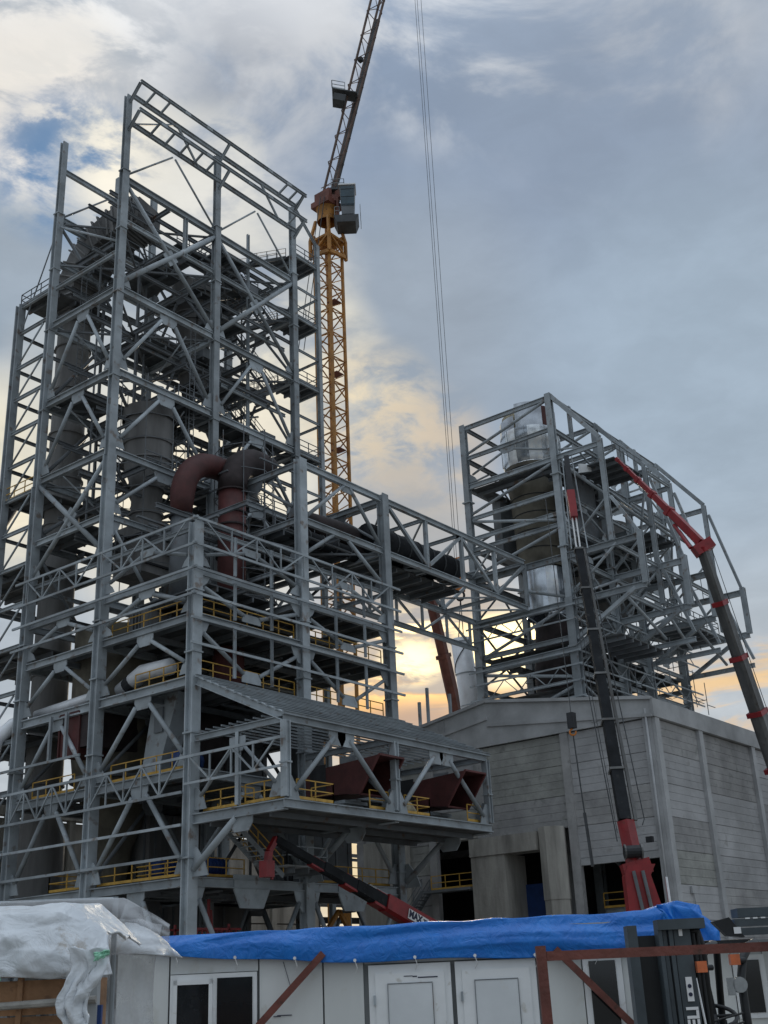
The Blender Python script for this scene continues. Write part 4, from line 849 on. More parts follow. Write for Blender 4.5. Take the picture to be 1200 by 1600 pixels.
for k in range(9): a = k*PI*2/9; t.beam('seam', (46.2+2.97*math.cos(a), 1.3+2.97*math.sin(a), 49.4), (46.2+2.97*math.cos(a), 1.3+2.97*math.sin(a), 52.6), .05, .05, 'steel', 'B')
q = MB(); q.lathe(C0_, [(2.2, 38.2), (2.35, 41), (2.55, 46), (2.9, 47.6), (2.9, 48.8)], 28); t.mesh('insulated_shell', q, 'vessel_tan', True)
for z in (40, 41.8, 43.6, 45.4): q = MB(); rr = 2.2+(z-38.2)*.045+.02; q.lathe((46.2, 1.3, z), [(rr, -.04), (rr+.05, -.04), (rr+.05, .04), (rr, .04)], 28); t.mesh('wire_band', q, 'black_iron')
for k in range(10): a = 2*PI*k/10; q = MB(); q.lathe(C0_, [(1.95, 33.4), (1.95+.02*(k % 2), 38.2)], 3, (a, a+2*PI/10)); t.mesh('cladding_sheet', q, 'alu_reflect_%d' % [1, 0, 2][k % 3], True); q = MB(); q.lathe(C0_, [(2.4, 47.6), (3.1, 47.9), (3.1, 48.3)], 28); t.mesh('skirt', q, 'black_iron')  # lower cladding carries the same painted reflection tones
t = Thing('filter_bin', 'dark bin hanging under the floors on the right side of the right tower', 'bin', (57, 0, 37)); q = MB(); q.lathe((57, .5, 0), [(1.2, 33), (3.4, 37.5), (3.6, 45)], 24); t.mesh('shell', q, 'vessel', True)
t = Thing('filter_bin', 'dark red bin low in the right tower above the hall roof', 'bin', (47, 0, 23)); q = MB(); q.lathe((47, 1, 0), [(2.4, 21), (2.4, 28), (1.9, 32.8)], 24); t.mesh('shell', q, 'primer_dark', True)
t.box('hatch', (44.3, 0, 23), (44.5, 1.6, 25.5), 'black_iron')
t = Thing('heat_exchanger', 'grey box housing behind the black crane boom in the right tower', 'housing', (45, -6, 36)); q = MB(); q.box((44.5, -3.6, 40.2), (49.3, -3.0, 46.4)); t.mesh('casing', q, 'steel_dull'); t.box('duct', (44.5, 4.5, 40), (49, 5.4, 46), 'steel_dull')
for (x, y, z, lb) in ((42.6, -5.6, 45.3, 'pale white panel lying across the right tower behind the red boom tip'), (56, -3, 50.6, 'white panel leaning near the top of the right tower'), (61, 1, 38, 'pale wrapped box standing in the right tower')):
    t = Thing('loose_panel', lb, 'panel', (x, y, z)); q = MB(); q.prism([V((x, y, z)), V((x+2.2, y-.2, z+.8)), V((x+2.2, y-.2, z+1.5)), V((x+.2, y, z+1))], (0, 1, 0), .15); t.mesh('sheet', q, 'pvc_panel')

# ------------------------------------------------------------------ concrete hall
T = Thing('concrete_hall', 'big concrete panel hall with a low gable in front of the right steel tower', 'building', (32.5, -14.4, 0))
hu, hv = 32.55, -14.39
SE = [5.1, 7.5, 9.85, 12.2, 14.6, 16.9, 19.3]; SEB = [0.3, 2.7]+SE
def panel(axis, a0, a1, z0, z1, m):
    """precast panel with formed grooves"""
    q = MB(); k = 4; zz = [z0+.02+(z1-z0-.03)*i/k for i in range(k+1)]
    for i in range(k):
        dz = .012 if i else 0
        if axis == 'u': q.box((a0, hv+.02*(i % 2)*.3, zz[i]+.022), (a1, hv+.25, zz[i+1]))
        else: q.box((hu+.006*(i % 2), a0, zz[i]+.022), (hu+.25, a1, zz[i+1]))
    if axis == 'u': q.box((a0+.01, hv+.06, z0+.01), (a1-.01, hv+.22, z1-.02))
    else: q.box((hu+.06, a0+.01, z0+.01), (hu+.22, a1-.01, z1-.02))
    T.mesh('wall_panel', q, m)
mt3 = ['concrete', 'concrete', 'concrete_new', 'concrete_new', 'concrete_old']
bays_u = [(33.2, 40.2), (40.85, 50.8), (51.5, 61), (61.6, 71.2)]
for bi, (a, b) in enumerate(bays_u):
    for i in range(len(SEB)-1): panel('u', a, b, SEB[i], SEB[i+1], 'concrete_old' if (bi, i) == (0, 3) else random.choice(mt3[:4]))
for u in (32.86, 40.52, 51.15, 61.3, 71.5):
    T.box('pilaster', (u-.36, hv-.28, 0), (u+.36, hv+.3, 19.35), 'concrete_frame')
T.box('parapet', (hu-.25, hv-.34, 19.36), (72, hv+.3, 20.75), 'concrete_frame')
T.beam('rain_pipe', (hu-.3, hv+.32, .2), (hu-.3, hv+.32, 20), .18, .18, 'concrete_frame', 'O')
# gable
gb_ = [(-13.75, -7.2), (-6.55, 1.1), (1.75, 6.0), (6.6, 13.7)]
for gi, (a, b) in enumerate(gb_):
    for i in range(len(SEB)-1):
        z0, z1 = SEB[i], SEB[i+1]
        if gi in (0,) and z1 < 10: continue
        if gi in (1,) and z1 < 12.3: continue
        if gi == 2 and z1 < 12.4: continue
        panel('v', a, b, z0, z1, 'concrete_old' if (gi == 1 and i in (6, 7)) else random.choice(mt3))
for v in (-14.05, -6.88, 1.42, 6.3, 14.0): T.box('pilaster', (hu-.22, v-.34, 0), (hu+.3, v+.34, 19.35), 'concrete_frame' if v < -8 else 'concrete')
q = MB()
def roofz(v): return 22.95-(abs(v)/14.39)*2.25
for a, b in ((-14.39, 0), (0, 14.39)):
    q.prism([V((hu-.12, a, 19.36)), V((hu-.12, b, 19.36)), V((hu-.12, b, roofz(b))), V((hu-.12, a, roofz(a)))], (1, 0, 0), .3)
T.mesh('gable_wall', q, 'concrete_frame')
for a, b in ((-14.6, 0), (0, 14.6)):
    q = MB(); q.bar((hu-.18, a, roofz(a)+.08), (hu-.18, b, roofz(b)+.08), .6, .25); T.mesh('coping', q, 'concrete_frame')
    q = MB(); q.bar((hu-.3, a, roofz(a)-1.35 if abs(a) < 1 else 19.45), (hu-.3, b, roofz(b)-1.9 if abs(b) < 1 else 19.45), .18, .25); T.mesh('cornice', q, 'concrete_frame')
for v in (-9.8, 4.6, 9.4): T.box('mullion', (hu-.34, v-.25, 19.7), (hu-.1, v+.25, roofz(v)-.1), 'concrete_frame')
q = MB(); q.prism([V((hu+.3, -14.1, 20.2)), V((hu+.3, 0, 22.5)), V((72, 0, 22.5)), V((72, -14.1, 20.2))], (0, -.16, 1), .15); q.prism([V((hu+.3, 0, 22.5)), V((hu+.3, 14.1, 20.2)), V((72, 14.1, 20.2)), V((72, 0, 22.5))], (0, .16, 1), .15); T.mesh('roof', q, 'concrete')
T.box('back_wall', (72, hv, 0), (72.3, -hv, 20), 'concrete'); T.box('rear_wall', (hu, 14.1, 0), (72, 14.39, 19.5), 'concrete')
T.box('floor_slab', (hu+.3, hv+.4, .02), (71.9, 14, .1), 'deck')
# lintels, portal and recess in the gable
T.box('lintel', (hu-.1, -13.7, 9.35), (hu+.28, -7.25, 9.84), 'concrete_frame')
T.box('portal_beam', (hu-1.6, -4.4, 10.7), (hu+.3, 1.75, 12.05), 'concrete_raw'); T.box('portal_wall', (hu-1.5, -1.4, 0), (hu+1.5, 1.7, 10.68), 'concrete_raw')
q = MB(); q.lathe((hu-.7, -5.35, 0), [(1.0, 0), (1.0, 7.0), (1.05, 7.05), (1.05, 12.3), (.05, 12.3)], 8); T.mesh('portal_column', q, 'concrete_raw')
T.box('lintel', (hu-.12, 1.8, 12.3), (hu+.3, 5.95, 12.9), 'concrete_raw')
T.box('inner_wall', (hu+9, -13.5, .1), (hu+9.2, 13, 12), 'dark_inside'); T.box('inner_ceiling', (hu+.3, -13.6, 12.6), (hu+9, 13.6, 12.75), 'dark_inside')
for (v, z) in ((-10.2, 9.6), (-4.9, 10)): T.beam('inner_column', (hu+3, v, .1), (hu+3, v, 12.5), 1.0, .9, 'concrete_frame', 'B')
T.beam('inner_brace', (hu+3, -8.5, 9.8), (hu+3, -12.6, 5.3), .35, .35, 'steel', 'O'); T.beam('inner_beam', (hu+2.9, -7.3, 6.1), (hu+2.9, -13.6, 6.1), .3, .5, 'steel', 'I')
railing(T, [(hu+2.6, -7.4, 6.35), (hu+2.6, -9.6, 6.35)], 'yellow_rail')
T.box('blue_door', (hu+1.3, -4.3, 0), (hu+1.5, -1.4, 8.5), 'blue_machine')
T.box('annex_wall', (hu-.2, 8.8, 0), (hu+.1, 14.4, 13), 'concrete_raw')
for pts in ([(hu-.5, 6.4, 8.6), (hu-.5, 2.2, 8.6)],): railing(T, pts, 'yellow_rail')
T.box('landing', (hu-1.6, 2.0, 8.35), (hu-.3, 6.5, 8.55), 'steel_dull'); stair(T, (hu-1, 10.2, 4.6), (hu-1, 6.6, 8.5), 1.1, 'steel_dull', 'steel_dull')
q = MB(); q.bar((hu-.3, -13.35, 10.5), (hu-.9, -13.5, 10.6), .06); q.box((hu-1.15, -13.75, 10.35), (hu-.85, -13.25, 10.75)); T.mesh('floodlight', q, 'black_iron')
q = MB(); q.box((35.2, hv-.18, 6.9), (35.6, hv-.02, 7.4)); q.bar((35.5, hv-.1, 6.9), (36.2, hv-.1, 3.2), .06); T.mesh('cable_box', q, 'concrete_frame')
for i, (v, z0, z1) in enumerate(((7.45, 21.7, 24.4), (6.55, 21.8, 25.5), (4.2, 22.3, 24.55))):
    q = MB(); q.bar((hu+.6, v, z0), (hu+.6, v, z1), .22, .22); q.box((hu+.45, v-.2, z0), (hu+.75, v+.2, z0+.35))
    solo('roof_post', q, 'steel', ['short steel post on the left end of the hall roof', 'tallest of the three steel posts on the hall roof', 'steel post on the hall roof nearest the gable ridge'][i], 'post', (hu+.6, v, z0), 'steel posts on the hall roof')
t = Thing('background_frame', 'dark pipe rack seen glowing behind the tower under the deck', 'pipe rack', (52, 33, 0))
for x in (48, 50.5, 53, 55.5, 58): t.beam('column', (x, 33, 0), (x, 33, 17), .45, .45, 'steel_dull', 'H')
for z in (5, 7.5, 10, 12.5, 15, 17): t.beam('beam', (48, 33, z), (58, 33, z), .25, .35, 'steel_dull'); t.beam('beam', (50.5, 36, z), (60, 36, z), .25, .3, 'steel_dull')
for z in (5, 10): 
    for x in (48, 53): t.beam('brace', (x, 33, z), (x+2.5, 33, z+2.5), .22, .22, 'steel_dull', 'B'); t.beam('brace', (x+5, 33, z), (x+2.5, 33, z+2.5), .22, .22, 'steel_dull', 'B')
t.box('pipe_bundle', (47, 33.4, 8), (60, 34.2, 8.6), 'boom_black')

# ------------------------------------------------------------------ white lifted duct
t = Thing('lifted_duct', 'white clad duct section with spiral seam hanging by the hook behind the right tower column', 'duct', (46, 10.6, 25)); A = V((46.2, 10.4, 22)); B = V((45.2, 10.8, 33.2))
q = MB(); q.tube([A, B], 1.0, 22); t.mesh('shell', q, 'white_pipe', True)
for k in range(4): P = A.lerp(B, .12+k*.28); d = (B-A).normalized(); q = MB(); q.tube([P, P+d*.1], 1.05, 22); t.mesh('flange_ring', q, 'steel')
q = MB(); d = (B-A).normalized(); ax = d.cross(V((1, 0, 0))).normalized(); ay = d.cross(ax)
pts = [A.lerp(B, i/60)+(ax*math.cos(i*.16)+ay*math.sin(i*.16))*1.02 for i in range(61)]; q.tube(pts, .05, 5); t.mesh('spiral_seam', q, 'cable')
# ------------------------------------------------------------------ tower crane
cx, cy_ = 33.4, 16.6; mw = 1.05
T = Thing('tower_crane', 'tall yellow luffing tower crane standing behind the steel tower', 'crane', (cx, cy_, 0)); ztop = 78.5
for sx in (-1, 1):
    for sy in (-1, 1): T.beam('mast_leg', (cx+sx*mw, cy_+sy*mw, 0), (cx+sx*mw, cy_+sy*mw, ztop-1), .26, .26, 'crane_yellow', 'B')
z = 30.0; k = 0
while z < ztop-3:
    zz = z+1.45
    for j, (a, b) in enumerate((((-1, -1), (1, -1)), ((-1, -1), (-1, 1)), ((1, -1), (1, 1)), ((-1, 1), (1, 1)))):
        if k % 2: a, b = b, a
        T.beam('mast_lacing', (cx+a[0]*mw, cy_+a[1]*mw, z), (cx+b[0]*mw, cy_+b[1]*mw, zz), .1, .1, 'crane_yellow', 'B')
        if k % 2 == 0: T.beam('mast_ring', (cx+a[0]*mw, cy_+a[1]*mw, z), (cx+b[0]*mw, cy_+b[1]*mw, z), .11, .11, 'crane_yellow', 'B')
    if k % 6 == 3: T.box('mast_landing', (cx-.2, cy_-.9, z), (cx+.9, cy_+.2, z+.08), 'crane_rust')
    z = zz; k += 1
q = MB(); q.lathe((cx, cy_, 0), [(1.2, ztop-2.7), (1.45, ztop-2.2)], 4); q.box((cx-1.4, cy_-1.4, ztop-1.85), (cx+1.4, cy_+1.4, ztop-1.6)); T.mesh('collar', q, 'crane_yellow')
for sx in (-1, 1):
    for sy in (-1, 1): T.beam('collar_strut', (cx+sx*1.35, cy_+sy*1.35, ztop-1.6), (cx+sx*.9, cy_+sy*.9, ztop+1.0), .28, .28, 'crane_yellow', 'B'); T.beam('collar_strut', (cx+sx*1.35, cy_+sy*1.35, ztop-4.0), (cx+sx*1.35, cy_+sy*1.35, ztop-1.6), .3, .3, 'crane_yellow', 'B')
for a, b in (((-1.35, -1.35), (1.35, -1.35)), ((-1.35, -1.35), (-1.35, 1.35))): T.beam('collar_strut', (cx+a[0], cy_+a[1], ztop-4.0), (cx+b[0], cy_+b[1], ztop-3.6), .3, .4, 'crane_yellow', 'B'); T.beam('collar_strut', (cx+a[0], cy_+a[1], ztop-1.7), (cx+b[0], cy_+b[1], ztop-3.6), .2, .2, 'crane_yellow', 'B')
q = MB(); q.lathe((cx, cy_, 0), [(1.1, ztop+.9), (1.1, ztop+2.4), (1.25, ztop+2.6)], 20); T.mesh('slewing_ring', q, 'crane_yellow', True)
q = MB(); q.box((cx-1.3, cy_-1.3, ztop+2.6), (cx+1.2, cy_+1.2, ztop+3.3)); q.box((cx-.9, cy_-1.1, ztop+3.3), (cx-.4, cy_+1, ztop+4.6)); q.box((cx+.4, cy_-1.1, ztop+3.3), (cx+.9, cy_+1, ztop+4.6)); T.mesh('turntable', q, 'crane_rust')
# operator cabin to the right, on a bracket
RX = RT   # the side on which the cabin hangs
base_ = V((cx, cy_, ztop+.7))
def cabbox(name, r0, r1, f0, f1, z0, z1, m, taper=0, par=None):
    q = MB(); o = []
    for z, tt in ((z0, taper), (z1, 0)):
        for r, f in ((r0+tt, f0), (r1-tt, f0), (r1-tt, f1), (r0+tt, f1)): q.v.append(base_+RX*r+HD*f+V((0, 0, z)))
    q.f = [(3, 2, 1, 0), (4, 5, 6, 7), (0, 1, 5, 4), (1, 2, 6, 5), (2, 3, 7, 6), (3, 0, 4, 7)]; return T.mesh(name, q, m, parent=par)
op = cabbox('operator_cabin', 1.5, 3.2, -2.0, -.2, -.2, 3.6, 'steel_dull', .2); cabbox('window', 1.68, 3.08, -2.06, -2.0, .9, 3.4, 'glass_blue', 0, op); cabbox('cabin_roof', 1.4, 3.3, -2.1, -.1, 3.6, 3.75, 'white_paint', 0, op)
for k in range(3): cabbox('window_bar', 1.66, 3.1, -2.09, -2.06, 1.0+k*1.0, 1.05+k*1.0, 'black_iron', 0, op)
cabbox('cabin_platform', .8, 3.5, -2.1, .2, -1.25, -.35, 'crane_grey', .35); cabbox('upper_platform', .4, 2.0, -1.0, 1.0, 3.9, 4.15, 'crane_grey')
cabbox('bracket', .6, 1.5, -1.0, -.6, 2.4, 3.2, 'crane_rust'); cabbox('bracket', 1.1, 1.35, -1.2, -.8, -.4, 3.0, 'crane_rust')
def F_(r, f, z): return base_+RX*r+HD*f+V((0, 0, z))
railing(T, [F_(.6, -1, 4.15), F_(2.0, -1, 4.15), F_(2.0, 1, 4.15)], 'steel', r=.025, kick=False); railing(T, [F_(3.7, -2.3, -.35), F_(3.7, .6, -.35)], 'steel', r=.025, kick=False); railing(T, [F_(.9, -1.3, .2), F_(1.4, -1.3, .2)], 'steel', r=.025, kick=False)
# luffing jib: two visible chord planes with lacing
J0 = V((cx-.1, cy_-.2, ztop+4.0)); JT = V((36.5, 4.2, 127))+V((0, 0, 0)); jd = (JT-J0).normalized(); js = RT.copy(); js = (js-jd*js.dot(jd)).normalized(); jn = jd.cross(js)
JL = (JT-J0).length
def JP(s, a, b): return J0+jd*s+js*a+jn*b
for a, b, m in ((-.9, -.2, 'crane_rust'), (.9, -.2, 'crane_rust'), (0.0, 1.3, 'crane_rust')): T.beam('jib_chord', JP(0, a*.6, b), JP(JL, a, b), .2, .2, 'jib_paint', 'B')
s = 1.0; k = 0
while s < 36:
    s2 = s+1.7
    for (a, b) in (((-.9, -.2), (0, 1.3)), ((.9, -.2), (0, 1.3)), ((-.9, -.2), (.9, -.2))):
        if k % 2: a, b = b, a
        T.beam('jib_lacing', JP(s, *a), JP(s2, *b), .07, .07, 'jib_paint', 'B')
    s = s2; k += 1
T.beam('jib_ballast_tube', JP(1, .55, .1), JP(24, .55, .1), .42, .42, 'crane_grey', 'B')
q = MB(); c = JP(13.2, -1.1, -.2); 
q.bar(c-js*1.3, c+js*1.6, 1.6, .15); T.mesh('jib_platform', q, 'crane_grey'); cc = [c-js*1.3-HD*.8, c+js*.2-HD*.8]; railing(T, [cc[0]+HD*1.6, cc[0], cc[1]], 'steel', r=.03)
q = MB(); q.bar(c-js*1.2-V((0, 0, 1.0)), c+js*.2-V((0, 0, 1.0)), 1.4, .9); T.mesh('winch_box', q, 'crane_grey')
q = MB(); q.box((cx-.1, cy_-2, ztop+3.4), (cx+.1, cy_-1.3, ztop+4.4)); T.mesh('sheave', q, 'crane_rust')
q = MB(); P = JP(18.5, -.3, .3); q.box(P-V((.25, .25, .25)), P+V((.25, .25, .25))); T.mesh('floodlight', q, 'black_iron')
q = MB(); q.bar((cx-1.6, cy_-.5, ztop+3.2), (cx-3.4, cy_+1.5, ztop-16), .06); q.bar((cx-1.4, cy_-.9, ztop+3.2), (cx-3.0, cy_+1.1, ztop-16), .06); T.mesh('stay_rope', q, 'cable')
t = Thing('hoist_rope', 'long pair of steel hoist ropes hanging down from the tower crane jib', 'rope', (44.1, 9.7, 38))
for dx in (-.33, -.12, .25): q = MB(); q.tube([V((44.15, 9.75, 41))+RT*dx, V((44.15, 9.75, 140))+RT*dx*1.4], .028, 5); t.mesh('rope', q, 'cable')
t = Thing('hook_block', 'orange hook block at the end of the hoist ropes beside the black pipes', 'hook', (44.15, 9.75, 37)); q = MB(); q.box((43.9, 9.3, 37.6), (44.4, 10.2, 41.2)); t.mesh('block', q, 'orange_hook')
q = MB(); q.tube(arc((44.15, 9.75, 37.2), .45, PI/2, 2.2*PI, 12, (0, 1, 0), (0, 0, 1)), .12, 8); t.mesh('hook', q, 'black_iron', True); q = MB(); q.tube([(44.2, 9.8, 37.0), (45.0, 10.3, 33.2)], .05, 6); q.tube([(44.2, 9.8, 37.0), (45.4, 11.2, 33.2)], .05, 6); t.mesh('sling', q, 'cable')
# jib head out of the photograph, carrying the ropes
T.beam('jib_chord', JT, V((44.15, 9.75, 140)), .3, .3, 'crane_rust', 'B')

# ------------------------------------------------------------------ mobile cranes
def boom(T, name, A, B, w0, w1, m, collar=None, n=1, cm='crane_red'):
    A = V(A); B = V(B); T_ = T.o; d = (B-A).normalized(); y = d.cross(V((0, 0, 1))); y = y.normalized() if y.length > .1 else V((1, 0, 0)); z = y.cross(d); q = MB()
    o = []
    for P, w in ((A, w0), (B, w1)):
        h = w*1.15
        for a, b in ((-.5, -.35), (-.25, -.5), (.25, -.5), (.5, -.35), (.5, .5), (-.5, .5)): q.v.append(P+y*a*w+z*b*h)
    q.f = [tuple(reversed(range(6))), tuple(range(6, 12))]+[(k, (k+1) % 6, 6+(k+1) % 6, 6+k) for k in range(6)]; T.mesh(name, q, m)
    if collar:
        for P, w in ((B, w1*1.28),): q = MB(); q.bar(P-d*.25, P+d*.15, w*.92, w*1.08, up=z); T.mesh('boom_collar', q, cm)
def truck(T, c, rot, m='crane_red'):
    c = V(c); ca, sa = math.cos(rot), math.sin(rot); X = V((ca, sa, 0)); Y = V((-sa, ca, 0))
    def bx(name, x0, x1, y0, y1, z0, z1, mm):
        q = MB(); q.v = [c+X*x+Y*y+V((0, 0, z)) for z in (z0, z1) for x, y in ((x0, y0), (x1, y0), (x1, y1), (x0, y1))]; q.f = [(3, 2, 1, 0), (4, 5, 6, 7), (0, 1, 5, 4), (1, 2, 6, 5), (2, 3, 7, 6), (3, 0, 4, 7)]; T.mesh(name, q, mm)
    bx('chassis', -5, 4, -1.1, 1.1, .7, 1.2, 'fork_black'); bx('driver_cab', 4.1, 6, -1.2, 1.2, .7, 3.0, 'white_paint'); bx('windscreen', 5.98, 6.05, -1.05, 1.05, 1.8, 2.8, 'glass'); bx('superstructure', -1.4, 1.6, -.9, .9, 1.25, 2.6, m)
    for x in (-4, -2.6, 2.4, 5):
        for y in (-1.15, 1.15): q = MB(); P = c+X*x+Y*y+V((0, 0, .52)); q.tube([P-Y*.16, P+Y*.16], .52, 16); T.mesh('wheel', q, 'rubber')
    for x in (-4.8, 1.8):
        for y in (-2.3, 2.3): q = MB(); P = c+X*x+Y*y; q.bar(P, P+V((0, 0, 1)), .16); q.bar(P+V((0, 0, .95)), c+X*x+V((0, 0, .95)), .2); q.box(P-V((.3, .3, 0)), P+V((.3, .3, .06))); T.mesh('outrigger', q, m)
P1_, P2_, P3_ = V((6.35, -24.8, 6.1)), V((6.4, -24.65, 7.3)), V((6.4, -24.5, 8.75))
# black and red crane in front of the hall
K = Thing('mobile_crane', 'truck crane with red foot and long black telescopic boom in front of the concrete hall', 'crane', (6.5, -24.8, 0))
truck(K, (6.5, -25.0, 0), YAW-PI/2+2.6)
PB = [V((6.62, -25.1, 2.2)), P1_, P2_, P3_, V((9.55, -22.0, 24.6)), V((10.3, -21.5, 28.5)), V((10.85, -21.2, 31.2))]
def side(P, s, f=0): return P+RT*s+HD*f
q = MB(); q.prism([side(PB[0], -1.0), side(PB[0], 1.15), side(PB[1], .62), side(PB[1], .9)+V((0, 0, .5)), side(PB[1], -.45)+V((0, 0, .5)), side(PB[1], -.62)], HD, .9); K.mesh('crane_column', q, 'crane_red')
q = MB(); q.bar(side(PB[1], -.62)+V((0, 0, .2)), side(PB[1], .72)+V((0, 0, .5)), .8, .7, up=(0, 0, 1)); K.mesh('knuckle', q, 'crane_red')
boom(K, 'boom_foot', PB[1]+V((0, 0, .1)), PB[3], .6, .62, 'crane_red')
q = MB(); P = PB[1].lerp(PB[3], .42); q.tube([side(P, -.45, -.5), side(P, .35, -.5)], .3, 14); K.mesh('winch_drum', q, 'black_iron'); q = MB(); q.tube([side(P, -.44, -.5), side(P, -.36, -.5)], .36, 14); q.tube([side(P, .36, -.5), side(P, .44, -.5)], .36, 14); K.mesh('winch_cheek', q, 'boom_grey')
for s in (-.22, .22): q = MB(); q.tube([side(PB[0], s, -.55)+V((0, 0, 1)), side(PB[1], s, -.6)+V((0, 0, .2))], .09, 8); K.mesh('hydraulic_ram', q, 'steel_dull')
for s in (-1, 1.15): q = MB(); q.tube([side(PB[0], s*.95), side(PB[0], s*.9)+V((0, 0, 3.8))], .08, 8); K.mesh('hydraulic_ram', q, 'chrome')
seg = 6
for i in range(seg):
    A = PB[3].lerp(PB[4], i/seg); B = PB[3].lerp(PB[4], (i+1)/seg); w = .58-.035*i
    boom(K, 'boom_section', A, B, w, w, 'boom_black'); q = MB(); d = (B-A).normalized(); q.bar(B-d*.12, B, w*1.25, w*1.3, up=HD); K.mesh('boom_collar', q, 'boom_grey')
for s in (-.11, .11): q = MB(); q.tube([side(PB[4], s), side(PB[5], s)], .05, 8); K.mesh('hydraulic_ram', q, 'white_paint')
boom(K, 'boom_head', PB[4].lerp(PB[5], .55), PB[5]+V((0, 0, .1)), .42, .46, 'crane_red')
boom(K, 'fly_boom', PB[5], PB[6], .40, .30, 'black_iron')
q = MB()
for s in (-.42, .52): q.tube([side(PB[4], s, -.1), side(PB[6], s*.6)], .04, 6)
K.mesh('hydraulic_hose', q, 'steel')
boom(K, 'side_tube', side(PB[3], .55), side(PB[4], .32), .16, .13, 'boom_grey')
q = MB(); q.tube([side(PB[4], .36, -.3), side(PB[3], .9, -.4), side(PB[3], .75, -.5)-V((0, 0, .3))], .03, 5); q.tube([side(PB[4], -.6, -.2), side(PB[3].lerp(PB[4], .5), -.85, -.3), side(PB[3], -.55, -.4)-V((0, 0, 1))], .03, 5); q.tube([side(PB[4], -.5, -.2), side(PB[3].lerp(PB[4], .4), -.65, -.3), side(PB[3], -.5, -.4)-V((0, 0, .6))], .02, 5); K.mesh('hydraulic_hose', q, 'cable')
t = Thing('hook_block', 'small dark hook block with a strap hanging left of the black boom', 'hook', (6.0, -23.9, 9)); hk = V((5.55, -22.6, 13.9))
q = MB(); q.tube([hk+V((0, 0, .4)), V((7.9, -21.1, 27.6))], .025, 5); t.mesh('rope', q, 'cable'); q = MB(); q.box(hk-V((.18, .18, .35)), hk+V((.18, .18, .45))); t.mesh('block', q, 'black_iron')
q = MB(); q.tube(arc(hk-V((0, 0, .55)), .16, PI/2, 2.1*PI, 10, RT, (0, 0, 1)), .05, 6); t.mesh('hook', q, 'orange_hook'); q = MB(); q.tube([hk-V((0, 0, .7)), hk-V((-.15, .1, 4.6))], .04, 6); q.tube([hk-V((-.15, .1, 4.6)), hk-V((-.22, .2, 7.2))], .09, 6); t.mesh('strap', q, 'cable')
# grey boom with red jib at the right
K = Thing('mobile_crane', 'truck crane at the right edge with long grey telescopic boom and red folding jib', 'crane', (54, -25, 0)); truck(K, (54, -25, 0), .3)
G = [V((54, -24.6, 2.0)), V((50.4, -18.6, 14.2)), V((40.6, -16.9, 34.2))]
n = 5; A0, B0 = V((49.9, -17.6, 12.5)), V((40.7, -17.0, 34.2))
boom(K, 'boom_section', G[0], A0, 1.35, 1.3, 'boom_grey')
for i in range(n):
    A = A0.lerp(B0, i/n); B = A0.lerp(B0, (i+1)/n); w = 1.25-.13*i; boom(K, 'boom_section', A, B, w, w, 'boom_grey', collar=True)
E1, E2, E3 = B0+V((0, 0, .2)), V((41.8, -13.6, 37.6)), V((43.2, -9.9, 45.6))
q = MB(); q.bar(E1-RT*.6-V((0, 0, .5)), E1+RT*.9+V((0, 0, .3)), 1.0, .9); K.mesh('knuckle', q, 'crane_red')
JA = E1+V((0, 0, .3)); JB = V((42.6, -9.6, 45.4))
for i in range(5):
    A = JA.lerp(JB, [0, .36, .56, .74, .88][i]); B = JA.lerp(JB, [.36, .56, .74, .88, 1][i]); w = [.62, .5, .4, .32, .25][i]; boom(K, 'jib_section', A, B, w, w*.95, 'crane_red', collar=True)
q = MB(); q.tube([JA+V((0, 0, -.4))-RT*.9, JA.lerp(JB, .3)-V((0, 0, .8))-RT*.1], .16, 8); K.mesh('hydraulic_ram', q, 'crane_red'); q = MB(); q.tube([JA-RT*.5-V((0, 0, .8)), JA.lerp(JB, .25)-V((0, 0, .9))], .08, 8); K.mesh('hydraulic_ram', q, 'steel')
q = MB(); q.tube([E1+RT*.8, A0+RT*.9], .03, 5); K.mesh('rope', q, 'cable')
# rusty boom in the distance
K = Thing('mobile_crane', 'distant crane with thin rusty brown telescopic boom left of the white duct', 'crane', (52.4, 15.2, 0)); A, B = V((52.2, 14.9, 18)), V((43.6, 13.4, 39.5)); truck(K, (53, 20, 0), .4)
boom(K, 'boom_section', V((54, 17, 3)), A, 1.2, 1.15, 'crane_rust')
for i in range(3): boom(K, 'boom_section', A.lerp(B, i/3), A.lerp(B, (i+1)/3), 1.1-.12*i, 1.1-.12*i, 'crane_rust', collar=True, cm='crane_rust')
# low loader crane with red and black boom
K = Thing('mobile_crane', 'low loader crane whose red and black boom rises to the left under the deck', 'crane', (20, -6, 0)); truck(K, (20.5, -5.2, 0), .2)
A, B = V((17.2, -4.2, 4.9)), V((2.9, -4.0, 9.75)); K.beam('crane_column', (18.2, -4.4, 1.2), (17.2, -4.2, 5.3), .9, .9, 'crane_red', 'B')
for i, (a, b, w) in enumerate(((0, .33, 1.0), (.33, .52, .72), (.52, .72, .6), (.72, 1, .44))):
    boom(K, 'boom_section', A.lerp(B, a), A.lerp(B, b), w, w*.92, 'crane_red' if i == 0 else 'boom_black'); 
    if i: q = MB(); P = A.lerp(B, a); d = (B-A).normalized(); q.bar(P-d*.1, P+d*1.1, w*.95, w*1.25); K.mesh('boom_collar', q, 'crane_red')
q = MB(); q.tube([A+V((0, 0, .75)), A.lerp(B, .42)+V((0, 0, .62))], .06, 8); K.mesh('hydraulic_ram', q, 'chrome')
